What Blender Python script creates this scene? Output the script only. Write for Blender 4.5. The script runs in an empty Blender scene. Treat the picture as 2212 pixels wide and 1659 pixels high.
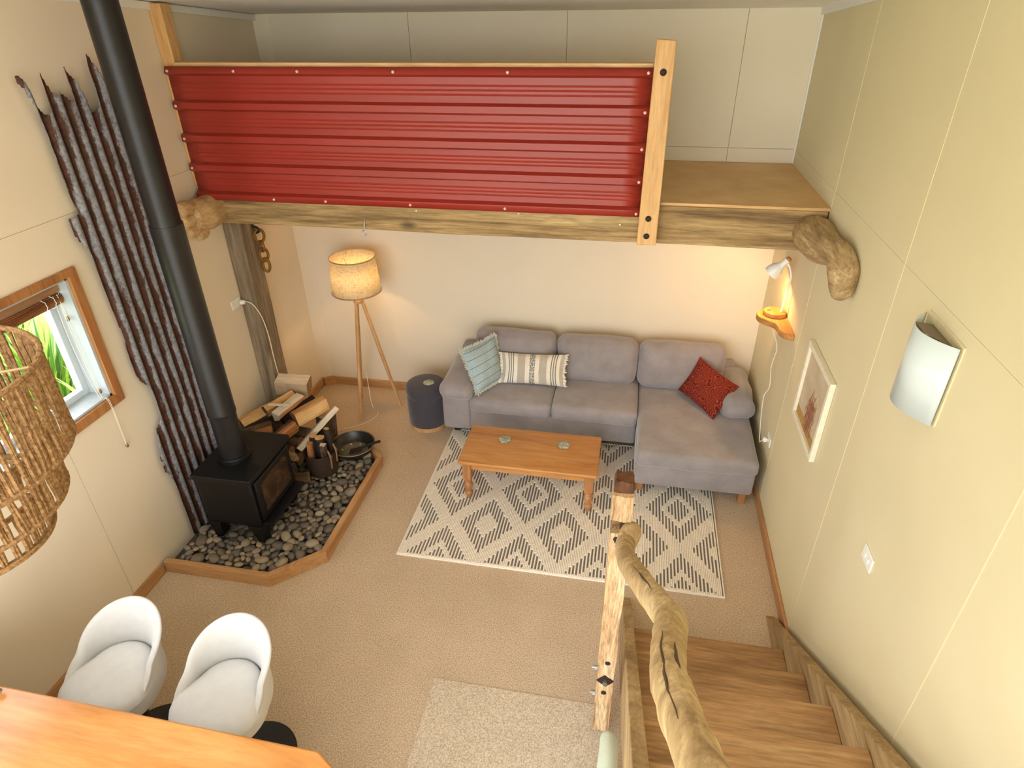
import bpy, bmesh, math, random
from math import pi, sin, cos, radians
from mathutils import Vector, Matrix, noise
random.seed(7)
S = bpy.context.scene
COL = S.collection

# ------------------------------------------------------------------ camera, world, light, exposure
F_PX, PITCH, YAW, ROLL = 1372.05, -0.5419, 0.1922, -0.0143
CAM = Vector((-1.1676, -5.3168, 3.4344))
cd = bpy.data.cameras.new('camera'); cam = bpy.data.objects.new('camera', cd); COL.objects.link(cam)
cd.sensor_width = 36; cd.lens = 36*F_PX/2212; cd.clip_start = 0.02
RM = Matrix.Rotation(YAW, 3, 'Z') @ Matrix.Rotation(pi/2+PITCH, 3, 'X') @ Matrix.Rotation(ROLL, 3, 'Z')
cam.matrix_world = Matrix.Translation(CAM) @ RM.to_4x4()
S.camera = cam

W = bpy.data.worlds.new('sky'); S.world = W; W.use_nodes = True
nt = W.node_tree; nt.nodes.clear()
wo = nt.nodes.new('ShaderNodeOutputWorld'); wb = nt.nodes.new('ShaderNodeBackground')
wb.inputs['Color'].default_value = (0.95, 0.975, 1.0, 1); wb.inputs['Strength'].default_value = 5.2
nt.links.new(wb.outputs[0], wo.inputs[0])

def area(name, loc, rot, sx, sy, power, col, portal=False):
    l = bpy.data.lights.new(name, 'AREA'); l.shape = 'RECTANGLE'; l.size = sx; l.size_y = sy
    l.energy = power; l.color = col
    if portal: l.cycles.is_portal = True
    o = bpy.data.objects.new(name, l); COL.objects.link(o); o.location = loc; o.rotation_euler = rot
    return o
# daylight guides in the gable end, doors, side window and the added roof window
area('daylight_gable', (-2.1, -6.98, 1.9), (pi/2, 0, 0), 4.0, 3.7, 1, (1, 1, 1), True)
area('daylight_doors', (-4.42, -5.8, 1.75), (0, -pi/2, 0), 3.4, 2.1, 1, (1, 1, 1), True)
area('added_roof_daylight', (-2.25, -5.475, 3.93), (0, 0, 0), 1.7, 1.25, 1, (1, 1, 1), True)
area('daylight_window', (-4.42, -3.32, 1.77), (0, -pi/2, 0), 0.78, 1.6, 1, (1, 1, 1), True)

S.view_settings.view_transform = 'Standard'; S.view_settings.look = 'None'
S.view_settings.exposure = 0.45; S.view_settings.gamma = 1.0
S.view_settings.use_curve_mapping = False

# ------------------------------------------------------------------ material helpers
def lin(c):
    r = []
    for v in c[:3]:
        v /= 255.0
        r.append(v/12.92 if v <= .04045 else ((v+.055)/1.055)**2.4)
    return (*r, 1)
MATS = {}
class NT:
    def __init__(s, name):
        s.m = bpy.data.materials.new(name); s.m.use_nodes = True; s.t = s.m.node_tree; s.n = s.t.nodes
        s.b = s.n['Principled BSDF']; MATS[name] = s.m
    def add(s, typ, **kw):
        x = s.n.new('ShaderNode'+typ)
        for k, v in kw.items():
            if k.startswith('i_'): x.inputs[k[2:].replace('_', ' ')].default_value = v
            else: setattr(x, k, v)
        return x
    def link(s, a, b): s.t.links.new(a, b)
    def coord(s, kind='Object', scale=(1, 1, 1), rot=(0, 0, 0)):
        c = s.add('TexCoord'); mp = s.add('Mapping'); mp.inputs['Scale'].default_value = scale
        mp.inputs['Rotation'].default_value = rot
        s.link(c.outputs[kind], mp.inputs[0]); return mp.outputs[0]
    def noise(s, vec, scale, detail=5, rough=.55, dist=0.):
        x = s.add('TexNoise'); x.inputs['Scale'].default_value = scale; x.inputs['Detail'].default_value = detail
        x.inputs['Roughness'].default_value = rough; x.inputs['Distortion'].default_value = dist
        s.link(vec, x.inputs['Vector']); return x.outputs['Fac']
    def ramp(s, fac, stops, interp='LINEAR'):
        r = s.add('ValToRGB'); e = r.color_ramp.elements; r.color_ramp.interpolation = interp
        while len(e) < len(stops): e.new(.5)
        for q, (p, c) in zip(e, stops): q.position = p; q.color = c
        s.link(fac, r.inputs[0]); return r.outputs[0]
    def mix(s, f, a, b, typ='MIX'):
        x = s.add('Mix', data_type='RGBA', blend_type=typ)
        for sock, v in ((x.inputs[0], f), (x.inputs[6], a), (x.inputs[7], b)):
            if hasattr(v, 'is_output'): s.link(v, sock)
            else: sock.default_value = v
        return x.outputs[2]
    def math(s, op, a, b=None, c=None):
        x = s.add('Math', operation=op)
        for i, v in enumerate((a, b, c)):
            if v is None: continue
            if hasattr(v, 'is_output'): s.link(v, x.inputs[i])
            else: x.inputs[i].default_value = v
        return x.outputs[0]
    def bump(s, h, strength, dist=.01):
        x = s.add('Bump'); x.inputs['Strength'].default_value = strength; x.inputs['Distance'].default_value = dist
        s.link(h, x.inputs['Height']); s.link(x.outputs[0], s.b.inputs['Normal'])
    def base(s, c):
        if hasattr(c, 'is_output'): s.link(c, s.b.inputs['Base Color'])
        else: s.b.inputs['Base Color'].default_value = c
    def rough(s, v, spec=None):
        s.b.inputs['Roughness'].default_value = v
        if spec is not None: s.b.inputs['Specular IOR Level'].default_value = spec

def plain(name, c, rough=.6, metal=0, spec=.5, var=.06, scale=30, bump=0, bscale=200, bdist=.002):
    t = NT(name); v = t.coord()
    c = lin(c); d = tuple(x*(1-var) for x in c[:3])+(1,); l = tuple(min(1, x*(1+var)) for x in c[:3])+(1,)
    t.base(t.ramp(t.noise(v, scale), [(.3, d), (.7, l)])); t.rough(rough, spec); t.b.inputs['Metallic'].default_value = metal
    if bump: t.bump(t.noise(v, bscale, 3), bump, bdist)
    return t.m
def wood(name, cols, axis=0, scale=9, rough=.5, spec=.4, bump=.15, along=.09, knots=0, fine=.35, sheen=0):
    t = NT(name); sc = [1, 1, 1]; sc[axis] = along
    v = t.coord('Object', sc)
    oi = t.add('ObjectInfo'); va = t.add('VectorMath', operation='ADD'); cx = t.add('CombineXYZ')
    for k_ in range(3): t.link(t.math('MULTIPLY', oi.outputs['Random'], 7.3*(k_+1)), cx.inputs[k_])
    t.link(v, va.inputs[0]); t.link(cx.outputs[0], va.inputs[1]); v = va.outputs[0]
    n = t.noise(v, scale, 8, .6, 1.2)
    c = [lin(x) for x in cols]
    col = t.ramp(n, [(.28, c[0]), (.5, c[1]), (.72, c[2])])
    n2 = t.noise(v, scale*7, 3, .7)
    col = t.mix(fine, col, t.ramp(n2, [(.35, (.42, .40, .38, 1)), (.62, (1, 1, 1, 1))]), 'MULTIPLY') if fine else col
    if knots:
        vk = t.coord('Object', [1 if i != axis else .45 for i in range(3)])
        vo = t.add('TexVoronoi'); vo.inputs['Scale'].default_value = knots; t.link(vk, vo.inputs['Vector'])
        k = t.ramp(vo.outputs['Distance'], [(.05, (1, 1, 1, 1)), (.11, (0, 0, 0, 1))])
        col = t.mix(k, col, tuple(x*.35 for x in c[0][:3])+(1,))
    t.base(col); t.rough(rough, spec)
    if bump: t.bump(t.math('ADD', n, n2), bump, .004)
    return t.m
def fabric(name, c, var=.1, scale=14, weave=500, bump=.25, rough=.95, sheen=.3):
    t = NT(name); v = t.coord(); c = lin(c)
    d = tuple(x*(1-var) for x in c[:3])+(1,); l = tuple(min(1, x*(1+var)) for x in c[:3])+(1,)
    t.base(t.ramp(t.noise(v, scale, 6, .6), [(.3, d), (.7, l)])); t.rough(rough, .15)
    t.b.inputs['Sheen Weight'].default_value = sheen; t.bump(t.noise(v, weave, 2), bump, .002)
    return t.m

# ------------------------------------------------------------------ mesh helpers
class MB:
    def __init__(s): s.v = []; s.f = []; s.m = []; s.uv = None
    def add(s, vs, fs, mi=0):
        o = len(s.v); s.v += [tuple(x) for x in vs]; s.f += [tuple(i+o for i in f) for f in fs]; s.m += [mi]*len(fs); return s
    def box(s, a, b, mi=0, M=None):
        x0, y0, z0 = a; x1, y1, z1 = b
        vs = [Vector(p) for p in ((x0,y0,z0),(x1,y0,z0),(x1,y1,z0),(x0,y1,z0),(x0,y0,z1),(x1,y0,z1),(x1,y1,z1),(x0,y1,z1))]
        if M: vs = [M @ p for p in vs]
        return s.add(vs, [(0,3,2,1),(4,5,6,7),(0,1,5,4),(1,2,6,5),(2,3,7,6),(3,0,4,7)], mi)
    def prism(s, poly, axis, a, b, mi=0, M=None):
        def P(u, w, t):
            p = [(t, u, w), (u, t, w), (u, w, t)][axis]; p = Vector(p); return M @ p if M else p
        n = len(poly)
        vs = [P(u, w, a) for u, w in poly]+[P(u, w, b) for u, w in poly]
        fs = [tuple(range(n)), tuple(range(2*n-1, n-1, -1))]+[(i, i+n, (i+1) % n+n, (i+1) % n) for i in range(n)]
        return s.add(vs, fs, mi)
    def tube(s, pts, rad, n=8, mi=0, cap=True, wob=0, wf=20, squash=1):
        pts = [Vector(p) for p in pts]; k = len(pts)
        if not hasattr(rad, '__len__'): rad = [rad]*k
        vs = []; fs = []; up = None
        for i, p in enumerate(pts):
            d = (pts[min(i+1, k-1)]-pts[max(i-1, 0)]).normalized()
            if up is None: up = Vector((0, 0, 1)) if abs(d.z) < .9 else Vector((1, 0, 0))
            a = d.cross(up).normalized(); b = a.cross(d).normalized(); up = b
            for j in range(n):
                t = 2*pi*j/n; q = p+(a*cos(t)+b*sin(t)*squash)*rad[i]
                if wob: q += (q-p).normalized()*wob*noise.noise(q*wf)
                vs.append(q)
        for i in range(k-1):
            for j in range(n):
                fs.append((i*n+j, i*n+(j+1) % n, (i+1)*n+(j+1) % n, (i+1)*n+j))
        if cap: fs += [tuple(range(n-1, -1, -1)), tuple((k-1)*n+j for j in range(n))]
        return s.add(vs, fs, mi)
    def lathe(s, prof, c=(0, 0, 0), n=24, mi=0, cap=True, M=None):
        vs = []; fs = []; k = len(prof)
        for r, z in prof:
            for j in range(n):
                t = 2*pi*j/n; p = Vector((r*cos(t), r*sin(t), z)); p = M @ p if M else p
                vs.append(p+Vector(c))
        for i in range(k-1):
            for j in range(n):
                fs.append((i*n+j, i*n+(j+1) % n, (i+1)*n+(j+1) % n, (i+1)*n+j))
        if cap: fs += [tuple(range(n-1, -1, -1)), tuple((k-1)*n+j for j in range(n))]
        return s.add(vs, fs, mi)
    def rbox(s, a, b, r=.03, n=5, bulge=(0, 0, 0), M=None, wob=0, wf=6, mi=0):
        a = Vector(a); b = Vector(b); c = (a+b)/2; h = (b-a)/2; r = min(r, min(h)*.98)
        def line(H): return [-H, -H+r*.3, -H+r*.65]+[-(H-r)+2*(H-r)*i/n for i in range(n+1)]+[H-r*.65, H-r*.3, H]
        L = [line(h[i]) for i in range(3)]; inn = Vector((h[0]-r, h[1]-r, h[2]-r))
        for ax in range(3):
            u, w = (ax+1) % 3, (ax+2) % 3
            for sg in (-1, 1):
                vs = []
                for p in L[u]:
                    for q in L[w]:
                        x = Vector((0, 0, 0)); x[ax] = sg*h[ax]; x[u] = p; x[w] = q
                        i = Vector([max(-inn[k], min(inn[k], x[k])) for k in range(3)])
                        d = x-i; y = i+d.normalized()*r
                        y[ax] += sg*bulge[ax]*(1-(p/h[u])**2)*(1-(q/h[w])**2)
                        y = y+c
                        if wob: y += Vector((noise.noise(y*wf), noise.noise(y*wf+Vector((9, 0, 0))), noise.noise(y*wf+Vector((0, 9, 0)))))*wob
                        vs.append(M @ y if M else y)
                m = len(L[w]); fs = []
                for i in range(len(L[u])-1):
                    for j in range(m-1):
                        f = (i*m+j, (i+1)*m+j, (i+1)*m+j+1, i*m+j+1)
                        fs.append(f if sg > 0 else f[::-1])
                s.add(vs, fs, mi)
        return s
    def mesh(s, name, mats, smooth=35, merge=True):
        me = bpy.data.meshes.new(name); me.from_pydata(s.v, [], s.f)
        for m in mats: me.materials.append(m)
        for p, i in zip(me.polygons, s.m): p.material_index = i
        if merge and s.uv is None:
            bm = bmesh.new(); bm.from_mesh(me); bmesh.ops.remove_doubles(bm, verts=bm.verts, dist=1e-5)
            bmesh.ops.recalc_face_normals(bm, faces=bm.faces); bm.to_mesh(me); bm.free()
        if s.uv is not None:
            ul = me.uv_layers.new(name='UVMap')
            for l in me.loops: ul.data[l.index].uv = s.uv[l.vertex_index]
        if smooth:
            for p in me.polygons: p.use_smooth = True
            me.set_sharp_from_angle(angle=radians(smooth))
        me.update(); return me

def wmat(o):   # world matrix from the chain of parents (no depsgraph update needed)
    m = o.matrix_basis.copy()
    if o.parent: m = wmat(o.parent) @ o.matrix_parent_inverse @ m
    return m
def obj(name, mb, mat, parent=None, smooth=35, bevel=0, label=None, kind=None):
    mats = mat if isinstance(mat, (list, tuple)) else [mat]
    me = mb.mesh(name, mats, smooth) if isinstance(mb, MB) else mb
    o = bpy.data.objects.new(name, me); COL.objects.link(o)
    if parent: o.parent = parent; o.matrix_parent_inverse = wmat(parent).inverted()
    if bevel:
        b = o.modifiers.new('bevel', 'BEVEL'); b.width = bevel; b.segments = 2; b.limit_method = 'ANGLE'; b.angle_limit = radians(40)
    if label: o['label'] = label
    if kind: o['kind'] = kind
    return o
def tag(o, label, cat, group=None):
    o['label'] = label; o['category'] = cat
    if group: o['group'] = group
    return o
def thing(name, label, cat, loc=(0, 0, 0), group=None):
    o = bpy.data.objects.new(name, None); COL.objects.link(o); o.location = loc; o.empty_display_size = .1
    return tag(o, label, cat, group)
def struct(name, mb, mat, label=None, **k):
    o = obj(name, mb, mat, **k); o['kind'] = 'structure'
    if label: o['label'] = label
    return o
def copy_tree(o, parent=None):
    c = o.copy(); COL.objects.link(c); c.parent = parent
    for ch in [x for x in bpy.data.objects if x.parent == o]: copy_tree(ch, c)
    return c
def B(a, b): return MB().box(a, b)
def bez(pts, n=8):   # Catmull-Rom through points
    P = [Vector(p) for p in pts]; P = [2*P[0]-P[1]]+P+[2*P[-1]-P[-2]]; out = []
    for i in range(1, len(P)-2):
        for k in range(n):
            t = k/n; a, b, c, d = P[i-1:i+3]
            out.append(.5*((2*b)+(c-a)*t+(2*a-5*b+4*c-d)*t*t+(3*b-a-3*c+d)*t**3))
    return out+[P[-2]]

# ------------------------------------------------------------------ materials
wall_left_m = plain('paint_beige', (231, 216, 192), .75, var=.02, scale=2, bump=.08, bscale=300)
wall_back_m = plain('paint_cream', (228, 215, 192), .75, var=.02, scale=2, bump=.08, bscale=300)
wall_right_m = plain('paint_straw', (224, 211, 172), .7, var=.02, scale=2, bump=.08, bscale=300)
loft_wall_m = plain('paint_loft', (234, 222, 196), .75, var=.02, scale=2)
joint_m = plain('joint_filler', (236, 222, 178), .8, var=.03)
joint_dark_m = plain('joint_dark', (150, 140, 120), .8, var=.05)  # darker filler colour in the sheet gaps of the back wall
white_m = plain('white_paint', (236, 232, 224), .55, var=.02)
ceil_m = plain('ceiling_paint', (250, 248, 243), .8, var=.03, scale=1.5)
plastic_m = plain('white_plastic', (240, 238, 228), .35, var=.01)
pine_m = wood('pine_trim', [(164, 116, 70), (190, 142, 94), (206, 160, 112)], 1, 10, .5, knots=0)
pine_x_m = wood('pine_trim_x', [(164, 116, 70), (190, 142, 94), (206, 160, 112)], 0, 10, .5)
ply_edge_m = wood('blond_timber', [(206, 158, 100), (226, 182, 124), (238, 198, 142)], 0, 10, .5)
blond_z_m = wood('blond_timber_z', [(200, 150, 92), (222, 174, 114), (234, 190, 132)], 2, 10, .5, knots=3)
beam_m = wood('beam_timber', [(112, 86, 52), (172, 140, 92), (208, 178, 126)], 0, 9, .7, bump=.4, knots=2.6, fine=.75, along=.07)
drift_m = wood('driftwood', [(146, 116, 76), (186, 156, 110), (214, 188, 144)], 1, 11, .75, bump=.4, along=.16, fine=.6)
knob_m = wood('driftwood_brown', [(158, 122, 78), (196, 160, 112), (218, 186, 138)], 1, 9, .7, bump=.3, along=.3, fine=.4)
post_m = wood('weathered_post', [(98, 82, 64), (142, 124, 100), (170, 150, 124)], 2, 7, .8, bump=.4, knots=3, fine=.6)
newel_m = wood('bleached_newel', [(120, 82, 50), (206, 168, 124), (236, 210, 170)], 2, 18, .85, bump=.9, along=.10, fine=.8)
newel_dark_m = wood('newel_end', [(58, 34, 18), (92, 56, 30), (120, 78, 44)], 2, 14, .8, bump=.5)
stair_m = wood('stair_timber', [(142, 104, 66), (186, 144, 98), (208, 170, 122)], 0, 8, .5, bump=.2, knots=1.6, fine=.6)
string_m = wood('stringer_timber', [(136, 110, 72), (176, 146, 102), (200, 174, 128)], 1, 9, .65, bump=.3, fine=.5)
string_side_m = wood('stringer_side', [(168, 124, 66), (200, 156, 92), (216, 176, 112)], 1, 9, .6, bump=.2)
table_m = wood('honey_pine', [(164, 102, 48), (192, 132, 72), (206, 150, 90)], 0, 7, .32, bump=.05, along=.12, fine=.3, knots=1.2)
leg_m = wood('honey_pine_leg', [(140, 90, 52), (172, 118, 72), (190, 138, 90)], 2, 9, .35, bump=.05)
bench_m = wood('rimu_bench', [(160, 98, 46), (192, 130, 70), (210, 154, 94)], 0, 4.5, .22, bump=.03, along=.12, fine=.35, knots=1.0)
frame_m = wood('rimu_frame', [(144, 90, 46), (174, 116, 66), (190, 134, 82)], 2, 10, .45)
lampleg_m = wood('lamp_oak', [(176, 124, 74), (204, 156, 102), (220, 178, 124)], 2, 12, .5)
shelf_m = wood('shelf_wood', [(150, 92, 40), (192, 130, 66), (214, 158, 92)], 1, 9, .5)
bark_m = wood('bark', [(62, 46, 34), (96, 74, 54), (130, 106, 80)], 0, 16, .9, bump=1, along=.25, fine=.7)
bark_dark_m = wood('dark_bark', [(28, 22, 18), (52, 42, 34), (74, 62, 50)], 0, 18, .95, bump=1, along=.4, fine=.7)
split_m = wood('split_wood', [(176, 126, 74), (214, 168, 110), (232, 196, 144)], 0, 12, .85, bump=.5, along=.1)
split_pale_m = wood('split_pale', [(196, 176, 150), (222, 206, 182), (238, 226, 208)], 0, 12, .85, bump=.5, along=.1)
redwood_m = wood('split_red', [(128, 76, 42), (176, 116, 70), (206, 152, 104)], 0, 12, .85, bump=.5, along=.1)
sofa_m = fabric('sofa_velvet', (148, 140, 140), .15, 6, 500, .15, sheen=.5)
pouf_m = fabric('pouf_fabric', (70, 66, 74), .06, 10, 600, .25)
stool_m = fabric('stool_boucle', (206, 205, 205), .03, 20, 350, .4)
linen_m = None
black_m = plain('stove_black', (9, 9, 11), .5, metal=.2, var=.15, scale=60)
flue_m = plain('flue_black', (38, 36, 36), .36, metal=.35, var=.08, scale=12)
iron_m = plain('dark_iron', (58, 46, 38), .65, metal=.6, var=.2, scale=80)
chain_m = plain('bronze_chain', (134, 96, 40), .5, metal=.6, var=.2, scale=80)
steel_m = plain('steel', (170, 170, 172), .35, metal=.9, var=.1)
screw_m = plain('screw_head', (216, 196, 186), .4, metal=.3)
alu_m = plain('aluminium', (206, 214, 218), .35, metal=.4, var=.02)
rubber_m = plain('black_rubber', (24, 22, 22), .6)
cord_m = plain('white_cord', (238, 228, 208), .5)
bulb_t = NT('warm_bulb'); bulb_t.b.inputs['Emission Color'].default_value = (1, .62, .25, 1); bulb_t.b.inputs['Emission Strength'].default_value = 25

def carpet(name, cs, seam=False):
    t = NT(name); v = t.coord()
    n = t.noise(v, 130, 3, .8); n2 = t.noise(v, 3, 3)
    c = t.ramp(n, [(.34, lin(cs[0])), (.5, lin(cs[1])), (.68, lin(cs[2]))])
    c = t.mix(.25, c, t.ramp(n2, [(.35, (.72, .7, .66, 1)), (.65, (1, 1, 1, 1))]), 'MULTIPLY')
    t.base(c); t.rough(1, .05); t.bump(n, .55, .012); return t.m
carpet_m = carpet('carpet', [(158, 134, 108), (206, 182, 154), (236, 216, 190)])
carpet2_m = carpet('carpet_square', [(164, 146, 124), (212, 194, 170), (238, 224, 204)])

def red_steel():
    t = NT('red_steel'); v = t.coord('Object', (.3, 1, 6)); t.base(t.ramp(t.noise(v, 3), [(.3, lin((146, 44, 32))), (.7, lin((158, 50, 38)))]))
    t.rough(.38, .5); return t.m
red_m = red_steel()

def rust():
    t = NT('rusted_iron'); v = t.coord('Object', (1, 1, .25)); v1 = t.coord()
    sep = t.add('SeparateXYZ'); t.link(v1, sep.inputs[0])
    up = t.add('MapRange'); up.inputs['From Min'].default_value = -4.196; up.inputs['From Max'].default_value = -4.160
    up.inputs['To Min'].default_value = .34; up.inputs['To Max'].default_value = -.17; t.link(sep.outputs['X'], up.inputs[0])
    n = t.math('ADD', t.noise(v, 14, 8, .7), up.outputs[0])
    n = t.math('ADD', n, t.math('MULTIPLY', t.noise(v1, 70, 4, .7), .18))
    fac = t.ramp(n, [(.53, (0, 0, 0, 1)), (.62, (1, 1, 1, 1))])
    zinc = t.ramp(t.noise(v1, 45, 5, .7), [(.3, lin((96, 95, 98))), (.7, lin((160, 160, 166)))])
    rst = t.ramp(t.noise(v1, 30, 6, .7), [(.3, lin((44, 24, 16))), (.7, lin((92, 52, 32)))])
    t.base(t.mix(fac, zinc, rst)); t.rough(.6, .4); t.bump(t.noise(v1, 90, 4), .3, .003)
    t.b.inputs['Metallic'].default_value = .15
    return t.m
rust_m = rust()

def glass(name, tint=(1, 1, 1, 1), refl=.12):
    t = NT(name); tr = t.add('BsdfTransparent'); tr.inputs[0].default_value = tint
    gl = t.add('BsdfGlossy'); gl.inputs['Roughness'].default_value = .02
    fr = t.add('LayerWeight'); fr.inputs[0].default_value = refl
    mx = t.add('MixShader'); t.link(fr.outputs['Fresnel'], mx.inputs[0]); t.link(tr.outputs[0], mx.inputs[1]); t.link(gl.outputs[0], mx.inputs[2])
    t.link(mx.outputs[0], t.n['Material Output'].inputs[0]); return t.m
glass_m = glass('window_glass')
stoveglass_t = NT('stove_glass'); _v = stoveglass_t.coord()
stoveglass_t.base(stoveglass_t.ramp(stoveglass_t.noise(_v, 14, 5), [(.35, lin((34, 24, 18))), (.7, lin((84, 60, 38)))])); stoveglass_t.rough(.25, .5)  # brown mottle in the colour stands for a reflection in the glass
stoveglass_m = stoveglass_t.m

def shade_mat():
    t = NT('linen_shade'); v = t.coord()
    w = t.math('ADD', t.noise(t.coord('Object', (1, 1, .12)), 160, 3, .8), t.noise(t.coord('Object', (.15, .15, 1)), 160, 3, .8))
    c = t.ramp(w, [(.8, lin((222, 192, 136))), (1.15, lin((254, 246, 222)))])
    d = t.add('BsdfDiffuse'); tl = t.add('BsdfTranslucent'); t.link(c, d.inputs[0]); t.link(c, tl.inputs[0])
    m = t.add('MixShader'); m.inputs[0].default_value = .65; t.link(d.outputs[0], m.inputs[1]); t.link(tl.outputs[0], m.inputs[2])
    t.link(m.outputs[0], t.n['Material Output'].inputs[0]); return t.m
linen_m = shade_mat()

# ------------------------------------------------------------------ room shell
XL, ZC, SL = -4.218, 3.375, 0.073          # left wall, ceiling height at the back wall, ceiling rake
YR = -7.0
zc = lambda y: ZC - SL*y
LOFT_Z, LOFT_Y = 2.35, -1.24

floor = struct('floor', B((XL, YR, -.06), (0, 0, 0)), carpet_m, 'mottled fawn carpet over the whole room')
obj('carpet_piece', B((-2.09, -4.6, 0), (-1.06, -3.12, .004)), carpet2_m, floor, label='paler greyish square of carpet beside the stair')

wr = struct('wall_right', MB().prism([(0.1, 0), (0.1, zc(.1)), (YR, zc(YR)), (YR, 0)], 0, .006, .16), joint_m, 'straw coloured sheet-lined wall')
ys = [0, -1.232, -2.455, -3.675, -4.9, -6.1, YR]
g = .0018
for a, b in zip(ys, ys[1:]):
    obj('lining_sheet', MB().prism([(a-g, 0), (a-g, 2.45-.0006), (b+g, 2.45-.0006), (b+g, 0)], 0, 0, .006), wall_right_m, wr, 0)
    obj('lining_sheet', MB().prism([(a-g, 2.45+.0006), (a-g, zc(a)), (b+g, zc(b)), (b+g, 2.45+.0006)], 0, 0, .006), wall_right_m, wr, 0)

for y in ys[1:-1]:
    obj('joint_bead', MB().box((-.0012, y-.0026, 0), (.004, y+.0026, zc(y)-.05)), joint_m, wr, 0)
WY0, WY1, WZ0, WZ1 = -2.517, -4.12, 1.394, 2.158     # window opening in the left wall
DY0, DY1, DZ = -4.75, -6.85, 3.5                      # glazed doors further along the left wall
wl = MB()
for (ya, yb, za, zb) in ((.1, WY0, 0, None), (WY1, DY0, 0, None), (DY1, YR, 0, None), (DY0, DY1, DZ, None), (WY0, WY1, 0, WZ0), (WY0, WY1, WZ1, None)):
    wl.prism([(ya, za), (ya, zb or zc(ya)), (yb, zb or zc(yb)), (yb, za)], 0, XL-.20, XL-.005)
wl = struct('wall_left', wl, joint_m, 'warm beige sheet-lined wall with a timber framed window')
def lsheet(poly): obj('lining_sheet', MB().prism(poly, 0, XL-.005, XL), wall_left_m, wl, 0)
H = 2.462
lsheet([(0, 0), (0, H-g), (-1.72+g, H-g), (-1.72+g, 0)])
lsheet([(-1.72-g, 0), (-1.72-g, H-g), (-2.93+g, H-g), (-2.93+g, WZ1), (WY0, WZ1), (WY0, WZ0), (-2.93+g, WZ0), (-2.93+g, 0)])
lsheet([(-2.93-g, 0), (-2.93-g, WZ0), (WY1, WZ0), (WY1, WZ1), (-2.93-g, WZ1), (-2.93-g, H-g), (-4.15+g, H-g), (-4.15+g, 0)])
for a, b in ((-4.15, DY0), (DY1, YR)):
    lsheet([(a-g, 0), (a-g, H-g), (b+g, H-g), (b+g, 0)])
for a, b in ((0, -1.72), (-1.72, -2.93), (-2.93, -4.15), (-4.15, DY0), (DY1, YR)):
    lsheet([(a-g, H+g), (a-g, zc(a)), (b+g, zc(b)), (b+g, H+g)])

lsheet([(DY0, DZ), (DY0, zc(DY0)), (DY1, zc(DY1)), (DY1, DZ)])
w2 = struct('window_2', MB().box((XL-.14, DY1, 0), (XL-.06, DY0, .06)).box((XL-.14, DY1, DZ-.06), (XL-.06, DY0, DZ)).box((XL-.14, DY0-.06, 0), (XL-.06, DY0, DZ)).box((XL-.14, DY1, 0), (XL-.06, DY1+.06, DZ)), alu_m, 'tall glazed doors in the beige wall beyond the counter')
for k in (1, 2): obj('mullion', B((XL-.14, DY0+(DY1-DY0)*k/3-.03, .06), (XL-.06, DY0+(DY1-DY0)*k/3+.03, DZ-.06)), alu_m, w2)
for k in range(3): obj('pane', B((XL-.102, DY0+(DY1-DY0)*(k+1)/3+.03, .06), (XL-.098, DY0+(DY1-DY0)*k/3-.03, DZ-.06)), glass_m, w2, 0)

wbk = struct('wall_back', B((XL-.1, .006, 0), (.1, .16, ZC+.02)), joint_dark_m, 'cream sheet-lined wall under and above the loft')
obj('lining_sheet', B((XL, 0, 0), (0, .006, 2.35)), wall_back_m, wbk, 0)
xs = [XL, -2.968, -1.752, -.49, 0]
for a, b in zip(xs, xs[1:]):
    obj('lining_sheet', B((a+g, 0, 2.457), (b-g, .006, ZC)), loft_wall_m, wbk, 0)
    obj('lining_sheet', B((a+g, 0, 2.352), (b-g, .006, 2.454)), loft_wall_m, wbk, 0)

KX0, KX1, KY0, KY1 = -3.1, -1.4, -4.85, -6.1       # unseen roof window, added for more light from above
def roof(mb, xa, xb, ya, yb): return mb.prism([(ya, zc(ya)), (ya, zc(ya)+.12), (yb, zc(yb)+.12), (yb, zc(yb))], 0, xa, xb)
mb = MB(); roof(mb, XL-.2, .16, .16, KY0); roof(mb, XL-.2, KX0, KY0, KY1); roof(mb, KX1, .16, KY0, KY1); roof(mb, XL-.2, .16, KY1, YR-.2)
struct('ceiling', mb, ceil_m, 'off-white raked ceiling', smooth=0)
mb = MB(); roof(mb, KX0, KX0+.05, KY0, KY1); roof(mb, KX1-.05, KX1, KY0, KY1); roof(mb, KX0, KX1, KY0, KY0-.05); roof(mb, KX0, KX1, KY1+.05, KY1)
w3 = struct('added_roof_window', mb, ceil_m, 'unseen roof window over the counter, added for top light', smooth=0)
obj('pane', MB().prism([(KY0-.05, zc(KY0)+.06), (KY0-.05, zc(KY0)+.066), (KY1+.05, zc(KY1)+.066), (KY1+.05, zc(KY1)+.06)], 0, KX0+.05, KX1-.05), glass_m, w3, 0)
# gable end behind the viewer: frame round a wide glazed opening
wr2 = MB().box((XL-.2, YR-.15, 0), (XL+.08, YR, 4.0)).box((-.08, YR-.15, 0), (.16, YR, 4.0)).box((XL-.2, YR-.15, 3.80), (.16, YR, 4.05))
struct('wall_rear', wr2, wall_back_m, 'gable wall frame round a wide glazed opening')
landing = struct('landing', B((-1.1, -6.3, 1.86), (-.01, -5.06, 1.95)), stair_m, 'timber landing at the head of the stair')

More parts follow.
